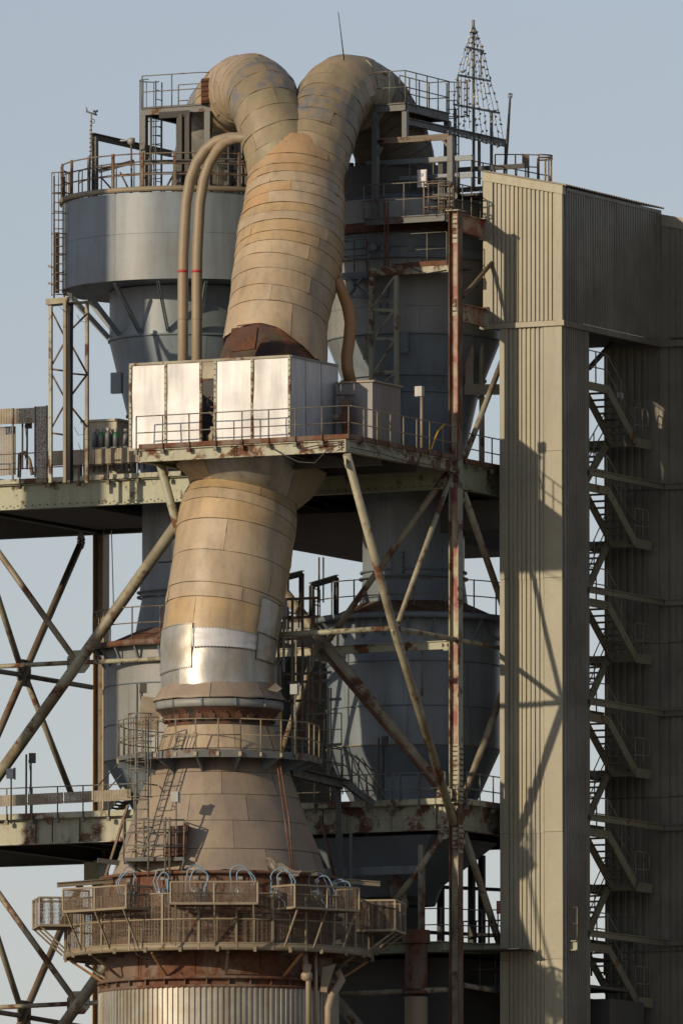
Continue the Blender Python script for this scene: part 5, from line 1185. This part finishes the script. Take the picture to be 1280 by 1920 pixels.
# loose cables and conduits
for pts, lab in (([(503, 836, -462), (530, 852, -464), (560, 866, -464), (590, 868, -464), (612, 845, -464), (640, 832, -462)], 'thin cable sagging over the edge of the jutting platform'),
                 ([(560, 842, -461), (600, 834, -461), (648, 829, -461)], 'thin cable lying along the jutting platform edge')):
    tag(tubeo('cable', [onv(x, y, v) for x, y, v in pts], .018, M_cable), lab, 'cable')
tag(tubeo('cable', [onu(655, 838, 14), onu(720, 852, 14), onu(760, 864, 14), onu(800, 870, 14), onu(845, 884, 14)], .016, M_cable), 'thin cable draped along the right edge beam of the jutting platform', 'cable')
tag(tubeo('cable', [onv(742, 496, 34), onv(760, 494, 34), onv(780, 506, 34), onv(800, 512, 34), onv(836, 506, 34)], .016, M_cable), 'black cable sagging below the cream walkway edge of the right cyclone', 'cable')
tag(tubeo('wire_rope', [at(247, 1760, -430), at(256, 1790, -440), at(275, 1800, -440), at(300, 1796, -400)], .014, M_cable), 'loose thin wire hanging under the left side of the mesh balcony', 'wire')
for x, y0, y1, lab in ((620, 1290, 1500, 'tall thin conduit left edge of the right tank'), (555, 1180, 1440, 'thin conduit beside the service frame')):
    tag(tubeo('conduit', [at(x, y0, 130), at(x, y1, 130)], .035, M_raily), lab, 'conduit')
gb = thing('cable_screen_band', 'brown perforated sheet band behind the ring platform left of the collar', 'screen', at(290, 1335, -60)); MB().beam(at(262, 1336, -60), at(300, 1340, -60), .03, 1.1).build('panel', M_perf, gb)
hk2 = thing('blue_cage', 'curved rails of the stair head beside the right tank', 'railing', at(660, 1480, 40))
for i, x in enumerate((642, 660, 672)): tubeo('rail_loop', [at(x, 1490, 40), at(x, 1418+i*6, 40), at(x+6, 1410+i*6, 40), at(x+22, 1424+i*10, 40), at(x+44, 1462+i*10, 40), at(x+50, 1500, 40)], .024, M_rail, hk2, 6)
# ================================================================ right top: decks, platform, tree of lamps
v0 = 60
def U(x, v): return (x-855-.454*v)/.891
tz2 = onv(702, 196, v0).z; ua_, ub_ = U(702, v0), U(761, v0); ve = v0+185
d1z = onv(760, 404, 30).z
trp = thing('right_top_platform', 'grey railed platform on tall posts beside the right duct branch', 'platform', uv(ub_, v0, d1z))
ibeamo('edge_beam', uv(ua_, v0, tz2-.13), uv(ub_, v0, tz2-.13), .14, .26, M_steel, trp); ibeamo('edge_beam', uv(ub_, v0+4, tz2-.13), uv(ub_, ve, tz2-.13), .14, .3, M_steel, trp)
ibeamo('edge_beam', uv(ua_, ve, tz2-.13), uv(ub_-3, ve, tz2-.13), .14, .26, M_steel, trp); MB().ubox(ua_, ub_, v0, ve, tz2+.003, tz2+.035).build('deck', M_dark, trp)
for u, v in ((ua_+3, v0), (ub_-3, ve), (ua_+3, ve)): MB().beam(uv(u, v, d1z), uv(u, v, tz2-.27), .2, .2, A).build('post', M_steel, trp)
MB().beam(uv(ub_, v0, tz2-.3), uv(ub_, v0, tz2-1.2), .18, .18, A).build('hanger', M_steel, trp)
MB().beam(onv(704, 266, v0), onv(706, 266, v0)+A*2.9, .12, .14).build('tie', M_railr, trp)
MB().beam(onv(704, 264, v0), onv(842, 254, v0), .12, .16).build('tie', M_tubeb, trp)
MB().beam(onv(830, 262, v0), onv(845, 280, v0), .08, .08).build('knee', M_tubeb, trp); MB().beam(onv(716, 275, v0), onv(704, 300, v0), .08, .08).build('knee', M_steel, trp)
MB().beam(onv(845, 256, v0), Vector((onv(845, 256, v0).x, onv(845, 256, v0).y, d1z)), .2, .2, A).build('post', M_steel, trp)
railing(trp, [uv(ua_, v0, tz2), uv(ub_, v0, tz2), uv(ub_, ve, tz2)], 1.12, .75, M_rail, .02)
railing(trp, [uv(ua_+24, v0+60, tz2), uv(ua_+24, ve, tz2), uv(ub_, ve, tz2)], 1.12, .8, M_rail, .02)
ladt = thing('caged_ladder', 'caged ladder at the right end of the right top platform', 'ladder', uv(ub_+6, ve-20, d1z))
ladder(ladt, uv(ub_+2, ve+12, d1z-.5), uv(ub_+2, ve+12, tz2+1.1), A, .45, M_steel, .022, .3); cage(ladt, uv(ub_+2, ve+12, tz2), uv(ub_+2, ve+12, tz2+1.2), A, B, .38, M_railr, 1.1)
UT = -136
tree = thing('lamp_tree', 'tall christmas tree shaped frame strung with small lamps above the right roof', 'light tree', onu(887, 345, UT))
MB().ibeam(onu(760, 226, UT), onu(948, 268, UT), .16, .24).build('base_beam', M_steel, tree)
MB().beam(onu(888, 350, UT), onu(887, 36, UT), .075, .075, A).build('mast', M_rail, tree)
for x0, y0, x1, y1 in ((873, 87, 906, 95), (858, 140, 919, 151), (850, 195, 936, 211)): MB().beam(onu(x0, y0, UT), onu(x1, y1, UT), .05, .07).build('cross_bar', M_steel, tree)
for x, y0, y1 in ((858, 140, 198), (901, 93, 145), (853, 205, 345), (921, 206, 340), (948, 266, 335), (898, 250, 345)): MB().beam(onu(x, y1, UT), onu(x, y0, UT), .09 if y1 > 300 else .04, .08 if y1 > 300 else .04, A).build('upright', M_railr if x < 900 and y1 > 300 else M_steel, tree)
top = (888, 48)
ends = [(851, 240), (860, 243), (871, 246), (880, 240), (893, 246), (903, 255), (912, 258), (925, 258), (935, 262), (943, 260)]
bm = [None, None]
for i, (x, y) in enumerate(ends):
    f = i/9
    kn = [(lerp(886, 889, f), 48), (lerp(873, 906, f), lerp(87, 95, f)), (lerp(858, 919, f), lerp(140, 151, f)), (lerp(850, 936, f), lerp(195, 211, f)), (x, y)]
    if i in (2, 5, 7): kn = kn[1:]
    p0 = onu(*kn[0], UT); p1 = onu(*kn[-1], UT); seq = [onu(a_, b_, UT) for a_, b_ in kn]; pts = []
    for t in range(11):
        g_ = t/10*(len(seq)-1); a_ = min(len(seq)-2, int(g_)); pts.append(lerp(seq[a_], seq[a_+1], g_-a_))
    tubeo('string_wire', pts, .010, M_cable, tree, 4)
    L = (p1-p0).length; n = 15
    for j in range(1, n):
        t = j/n*10; a_ = int(t); p = lerp(pts[a_], pts[min(10, a_+1)], t-a_)
        if bm[0] is None:
            bm = [bld('lathe', (0, 0), [(.004, .06), (.032, .05), (.04, .01), (.03, -.03), (.018, -.05), (.018, -.08), (.004, -.085)], 7) for _ in (0, 1)]
            bm = [m.build('bulb', mm, None) for m, mm in zip(bm, (M_bulbw, M_bulbd))]; bmm = [b_.data for b_ in bm]
            for b_ in bm: bpy.data.objects.remove(b_)
        o = bpy.data.objects.new('bulb', bmm[0 if random.random() < .5 else 1]); C.objects.link(o); o.parent = tree
        o.location = p+Vector((random.uniform(-.05, .05), -.04, random.uniform(-.04, .04)))-worigin(tree); o.rotation_euler = (random.uniform(0, 3), random.uniform(0, 3), 0); o.scale = (.95,)*3
for j in range(14):
    p = onu(838+j*7.5, 248+j*1.9, UT)-A*.0+Vector((0, -.12, 0)); o = bpy.data.objects.new('bulb', bmm[0]); C.objects.link(o); o.parent = tree; o.location = p-worigin(tree); o.scale = (1.4,)*3; o.rotation_euler = (j, j*2, 0)
bp_ = at(956, 184, 330); ball = thing('ball_topped_rod', 'leaning dark rod topped by a clear glass ball right of the lamp tree', 'rod', at(944, 330, 330))
tubeo('rod', [at(945, 335, 330), at(951, 260, 330), bp_], [.06, .055, .035], M_dark, ball, 8)
q = bp_+UP*.10; m = MB(); m.lathe((q.x, q.y), [(.005, q.z-.1)]+[(.1*math.sin(R(t)), q.z-.1*math.cos(R(t))) for t in range(20, 180, 20)]+[(.005, q.z+.1)], 16); m.build('glass_ball', M_glass, ball); MB().lathe((q.x, q.y), [(.02, q.z-.11), (.04, q.z-.03), (.015, q.z+.02)], 8).build('ball_core', M_lamp, ball)
tag(tubeo('whip_antenna', [at(645, 112, 60), at(634, 22, 60)], [.022, .012], M_cable), 'thin whip antenna on top of the right duct branch', 'antenna')
# round railed ladder head behind the roof
hr = thing('ladder_head', 'rusty curved railing of a caged ladder above the head house roof', 'railing', at(1000, 345, 330))
for z_, w_ in ((292, 0), (297, 0)):
    cc = at(1012, z_, 330); tubeo('hoop', [cc+Vector((.42*math.cos(R(a_)), .42*math.sin(R(a_)), 0)) for a_ in range(-100, 101, 20)], .03, M_railr, hr, 6)
for x, y in ((990, 292), (1008, 296), (1022, 297), (1028, 296), (1033, 296)): MB().beam(at(x, 345, 330), at(x, y, 330), .07 if x < 1010 else .04, .05, A).build('bar', M_railr, hr)
MB().box(at(985, 302, 325), Vector((.12,0,0)), Vector((0,.1,0)), UP*.22).build('box', M_tubeb, hr)
railing(hr, [at(928, 335, 330), at(985, 335, 340), at(1010, 336, 330)], .85, .35, M_railr, .022)
# upper decks of the right cyclone
dk = thing('cyclone_head_deck', 'grey deck with double railings on the head of the right cyclone', 'platform', uv(U(760, 30), 30, d1z))
dA, dB = U(684, 30), U(836, 30)
MB().ubox(dA, dB, 30, 330, d1z-.03, d1z).build('deck', M_steel, dk); ibeamo('edge_beam', uv(dA, 28, d1z-.14), uv(dB, 28, d1z-.14), .12, .24, M_steel, dk); ibeamo('edge_beam', uv(dB, 32, d1z-.14), uv(dB, 400, d1z-.14), .12, .24, M_greenr, dk)
railing(dk, [uv(dA, 26, d1z), uv(dB, 26, d1z), uv(dB, 180, d1z)], 1.12, .72, M_rail, .022)
railing(dk, [uv(dA, 120, d1z+.9), uv(dB-20, 120, d1z+.9)], 1.1, .8, M_rail, .022)
MB().ubox(dA-40, dB-20, 125, 300, d1z+.85, d1z+.9).build('raised_deck', M_dark, dk); ibeamo('raised_edge', uv(dA-40, 122, d1z+.8), uv(dB-20, 122, d1z+.8), .1, .2, M_steel, dk)
for x in (700, 742, 790, 830): MB().beam(uv(U(x, 130), 130, d1z-.1), uv(U(x, 130), 130, d1z+2.2), .18, .18, A).build('column', M_dark, dk)
for z_ in (1.5, 2.1): MB().beam(uv(dA-45, 128, d1z+z_), uv(dB+10, 128, d1z+z_), .12, .18).build('girder', M_greyd, dk)
for z_ in (1.3, 2.0): MB().beam(uv(dA-50, 250, d1z+z_), uv(dB+60, 250, d1z+z_), .12, .16).build('girder', M_dark, dk)
railing(dk, [uv(dB+6, 130, d1z+.9), uv(dB+30, 420, d1z+.9)], 1.1, .7, M_rail, .022); MB().ubox(dB-10, dB+30, 130, 420, d1z+.8, d1z+.88).build('side_walk', M_dark, dk)
for x in (656, 672): MB().beam(at(x, 420, 300), at(x, 305, 300), .2, .2, A).build('column', M_dark, dk)
for y in (322, 345, 362, 378): MB().beam(at(640, y, 280), at(700, y+3, 280), .1, .13).build('girder', M_dark, dk)
# machinery under the right branch
MB().lathe(tuple(at(748, 350, 310))[:2], [(1.9, at(748, 318, 310).z), (2.1, at(748, 330, 310).z), (2.1, at(748, 395, 310).z)], 40).build('collar_drum', M_dark, dk)
cgr = thing('cage_railing', 'rusty yellow cage railing at the top of the red column', 'railing', uv(U(820, 28), 28, d1z))
cc = onv(822, 395, 30); cc.z = d1z
for h_ in (.2, .55, 1.0): tubeo('hoop', [cc+Vector((.5*math.cos(R(a_)), .4*math.sin(R(a_)), h_)) for a_ in range(0, 361, 30)], .026, M_railr, cgr, 6)
for a_ in range(0, 360, 45): tubeo('bar', [cc+Vector((.5*math.cos(R(a_)), .4*math.sin(R(a_)), 0)), cc+Vector((.5*math.cos(R(a_)), .4*math.sin(R(a_)), 1.0))], .024, M_railr if a_ % 2 else M_raily, cgr, 6)
# sign on the deck
q = onv(791, 334, 100); sgn = thing('deck_sign', 'white notice board with a small blue square on the cyclone head deck', 'sign', q-UP*.3)
MB().box(q, A*.18, B*.015, UP*.30).build('board', M_white, sgn); MB().box(q-B*.022+UP*.12, A*.05, B*.004, UP*.05).build('blue_square', M_blue, sgn)
MB().box(q-B*.028+UP*.12, A*.02, B*.002, UP*.025).build('pictogram', M_white, sgn)
for s_ in (-1, 1): MB().box(q-B*.02+A*(.155*s_), A*.012, B*.004, UP*.25).build('red_border', M_signr, sgn)
for k_, (w_, c_) in enumerate(((.11, M_rail), (.09, M_rail), (.11, M_rail))): MB().box(q-B*.022-UP*(.10+k_*.05), A*w_, B*.003, UP*.009).build('text_line', c_, sgn)
# second deck lower
d2z = onv(760, 500, 40).z
d2 = thing('cyclone_side_deck', 'rusty cream edged walkway round the right cyclone below its hatches', 'platform', uv(U(760, 40), 40, d2z))
e0, e1 = U(692, 40), U(845, 40)
MB().ubox(e0, e1, 40, 130, d2z-.05, d2z).build('deck', M_dark, d2); MB().beam(uv(e0, 38, d2z-.12), uv(e1-2, 38, d2z-.12), .05, .28).build('edge_channel', M_greenr, d2)
MB().beam(uv(e0+50, 36, d2z+.06), uv(e1-4, 36, d2z+.06), .03, .16).build('toe_plate', M_rustp, d2)
railing(d2, [uv(e0, 38, d2z), uv(e1-6, 38, d2z)], 1.12, .72, M_rail, .02)
g0, g1 = U(642, 70), U(690, 70)
MB().ubox(g0, g1, 66, 150, d2z-.25, d2z-.02).build('side_deck', M_greyd, d2); railing(d2, [uv(g0, 66, d2z), uv(g1, 66, d2z)], 1.1, .5, M_rail, .02); railing(d2, [uv(g0, 66, d2z), uv(g0, 140, d2z)], 1.1, .6, M_rail, .02)
for a_, b_ in (((652, 520), (688, 556)), ((652, 556), (680, 518)), ((648, 556), (692, 554))): MB().beam(onv(*a_, 66), onv(*b_, 66), .09, .12, B).build('bracket', M_greyd, d2)
lt_ = thing('lattice_post', 'rusty cream lattice post in front of the right cyclone', 'lattice', uv(U(720, 40), 40, jt))
for x, w_ in ((697, .14), (744, .14)): MB().beam(uv(U(x, 40), 40, Z(868)+.06), uv(U(x, 40), 40, d2z-.28), w_, w_, A).build('leg', M_greenr, lt_)
for y0, y1 in ((580, 582), (634, 636), (700, 696)): MB().beam(onv(700, y0, 40), onv(741, y1, 40), .06, .1).build('rung_bar', M_greenr, lt_)
for a_, b_ in (((702, 572), (738, 520)), ((702, 632), (738, 584)), ((702, 696), (738, 640)), ((720, 716), (740, 700))): MB().beam(onv(*a_, 40), onv(*b_, 40), .06, .06).build('lacing', M_greenr, lt_)
MB().beam(onv(684, 674, 38), onv(684, 632, 38), .06, .12, A).build('small_panel', M_tube, lt_)
for x in (721, 727): tag(tubeo('vertical_pipe', [onv(x, 498, 32), onv(x, 378, 24)], .035, M_rustp), 'thin rusty pipe, %s one of two standing on the cyclone side deck' % ('left' if x < 725 else 'right'), 'pipe')
# perforated column screens right of the red column
for x0, x1, y0, y1, lab in ((872, 887, 470, 720, 'tall narrow perforated tan panel right of the red column'), (870, 938, 720, 740, 'horizontal perforated tan panel beside the clad shaft')):
    m = MB(); q = [onv(x0, y1, 200), onv(x1, y1, 200), onv(x1, y0, 200), onv(x0, y0, 200)]; m.add(q+[p+B*.03 for p in q], [(0,1,2,3),(7,6,5,4),(0,4,5,1),(1,5,6,2),(2,6,7,3),(3,7,4,0)]); tag(m.build('cable_screen', M_raily), lab, 'screen')
rk = thing('rear_ladder_rack', 'rusty ladder and pipes between red column and head house', 'ladder', onv(895, 560, 240))
for x in (891, 897, 903, 908): MB().beam(onv(x, 620, 240), onv(x, 382, 240), .06, .06, A).build('upright', M_tubeb, rk)
for i in range(12): MB().beam(onv(890, 400+i*18, 240), onv(908, 399+i*18, 240), .04, .05).build('rung', M_railr, rk)
MB().box(onv(900, 500, 262), A*.3, B*.05, UP*2.2).build('back_sheet', M_dark, rk)
MB().beam(onv(903, 905, 230), onv(903, 610, 230), .14, .14, A).build('column', M_tube, rk)
# ================================================================ dense dark interior at the lower right
dz_ = onu(900, 1765, 0).z
bd = thing('bottom_platform', 'grey green bottom level platform behind the baskets at lower right', 'platform', uv(-100, 100, dz_))
ibeamo('edge_beam', uv(-330, 60, dz_-.2), uv(-60, 60, dz_-.2), .2, .36, M_green, bd); ibeamo('edge_beam', uv(-60, 64, dz_-.2), uv(-20, 150, dz_-.2), .2, .36, M_green, bd); ibeamo('edge_beam', uv(-18, 150, dz_-.2), uv(180, 150, dz_-.2), .2, .34, M_green, bd)
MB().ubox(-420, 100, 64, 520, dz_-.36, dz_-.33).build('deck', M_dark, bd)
railing(bd, [uv(-100, 60, dz_), uv(-62, 60, dz_), uv(-20, 150, dz_), uv(180, 150, dz_)], 1.1, .6, M_rail, .022)
railing(bd, [uv(-200, 430, dz_), uv(160, 430, dz_)], 1.1, .5, M_dark, .03)
for x, Y in ((826, 400), (884, 480), (903, 600)): q = at(x, 1760, Y); MB().beam(Vector((q.x, q.y, dz_-6)), Vector((q.x, q.y, lt-1.0)), .2, .2, A).build('column', M_dark, bd)
for y in (1662, 1748): MB().beam(at(780, y, 480), at(960, y+8, 560), .1, .12).build('girder', M_dark, bd)
d4 = at(870, 1850, 200).z
MB().ubox(-300, 160, 180, 420, d4-.1, d4).build('lower_deck', M_dark, bd); railing(bd, [uv(-140, 180, d4), uv(160, 180, d4)], 1.1, .6, M_rail, .025); railing(bd, [uv(-140, 420, d4+.5), uv(160, 420, d4+.5)], 1.1, .5, M_dark, .03)
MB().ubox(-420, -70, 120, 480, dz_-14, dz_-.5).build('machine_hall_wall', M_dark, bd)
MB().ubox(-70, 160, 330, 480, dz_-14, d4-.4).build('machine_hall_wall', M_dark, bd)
for i in range(0, 9, 3): MB().beam(at(800+i*16, 1840, 430), at(800+i*16, 1775, 430), .07, .07, A).build('baluster', M_dark, bd)
for i in range(7): MB().beam(at(790+i*24, 1800+(i % 3)*8, 380), at(812+i*24, 1790+(i % 2)*10, 380), .3, .25).build('machine_part', M_dark, bd)
hpz = thing('under_floor_box', 'dark blue grey hopper casing under the lower platform at right', 'hopper', uv(-300, 60, lb-2))
MB().hexa([uv(-265, 90, Z(1670)), uv(-150, 90, Z(1670)), uv(-150, 180, Z(1670)), uv(-265, 180, Z(1670)), uv(-330, 20, lb-.1), uv(-60, 20, lb-.1), uv(-60, 300, lb-.1), uv(-330, 300, lb-.1)]).build('hopper_body', M_greyd, hpz)
MB().beam(uv(-360, 8, Z(1628)), uv(-80, 8, Z(1628)), .15, .28).build('cross_beam', M_grey, hpz)
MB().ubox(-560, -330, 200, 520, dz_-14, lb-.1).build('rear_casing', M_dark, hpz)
for x in (562, 640, 658): MB().beam(onv(x, 1690, -5), onv(x, 1560, -5), .09, .09, A).build('hanger_post', M_greyd, hpz)
MB().beam(onv(600, 1530, -20), onv(628, 1650, -20), .08, .08).build('rusty_rod', M_rustp, hpz)
MB().beam(onv(240, 1510, -22), onv(196, 1650, -22), .08, .08).build('rusty_rod', M_rustp, hpz)
tubeo('chute', [at(735, 1630, 150), at(752, 1700, 100)], [15*S, 14*S], M_tube, hpz, 18)
MB().box(onv(790, 1690, 0), A*.09, B*.09, UP*1.9).build('box_post', M_tube, hpz)
fe = thing('red_notice', 'small red notice on the bottom railing beside the clad shaft', 'sign', onv(936, 1700, 150)); q = onv(935, 1702, 148); MB().box(q, A*.09, B*.01, UP*.22).build('plate', M_signr, fe)
for k_ in range(4): MB().box(q-B*.014+UP*(.13-k_*.08), A*.06, B*.002, UP*.012).build('text_line', M_white, fe)
# two orange work lights glow is not shown: small yellow spots are paint
# neighbouring tower standing left of the frame

ch = MB().lathe(tuple(at(-700, 960, -285))[:2], [(79*S, 0), (79*S, at(-700, -60, -285).z), (72*S, at(-700, -60, -285).z), (72*S, 55)], 40).build('chimney', M_steel)
ch['kind'] = 'structure'
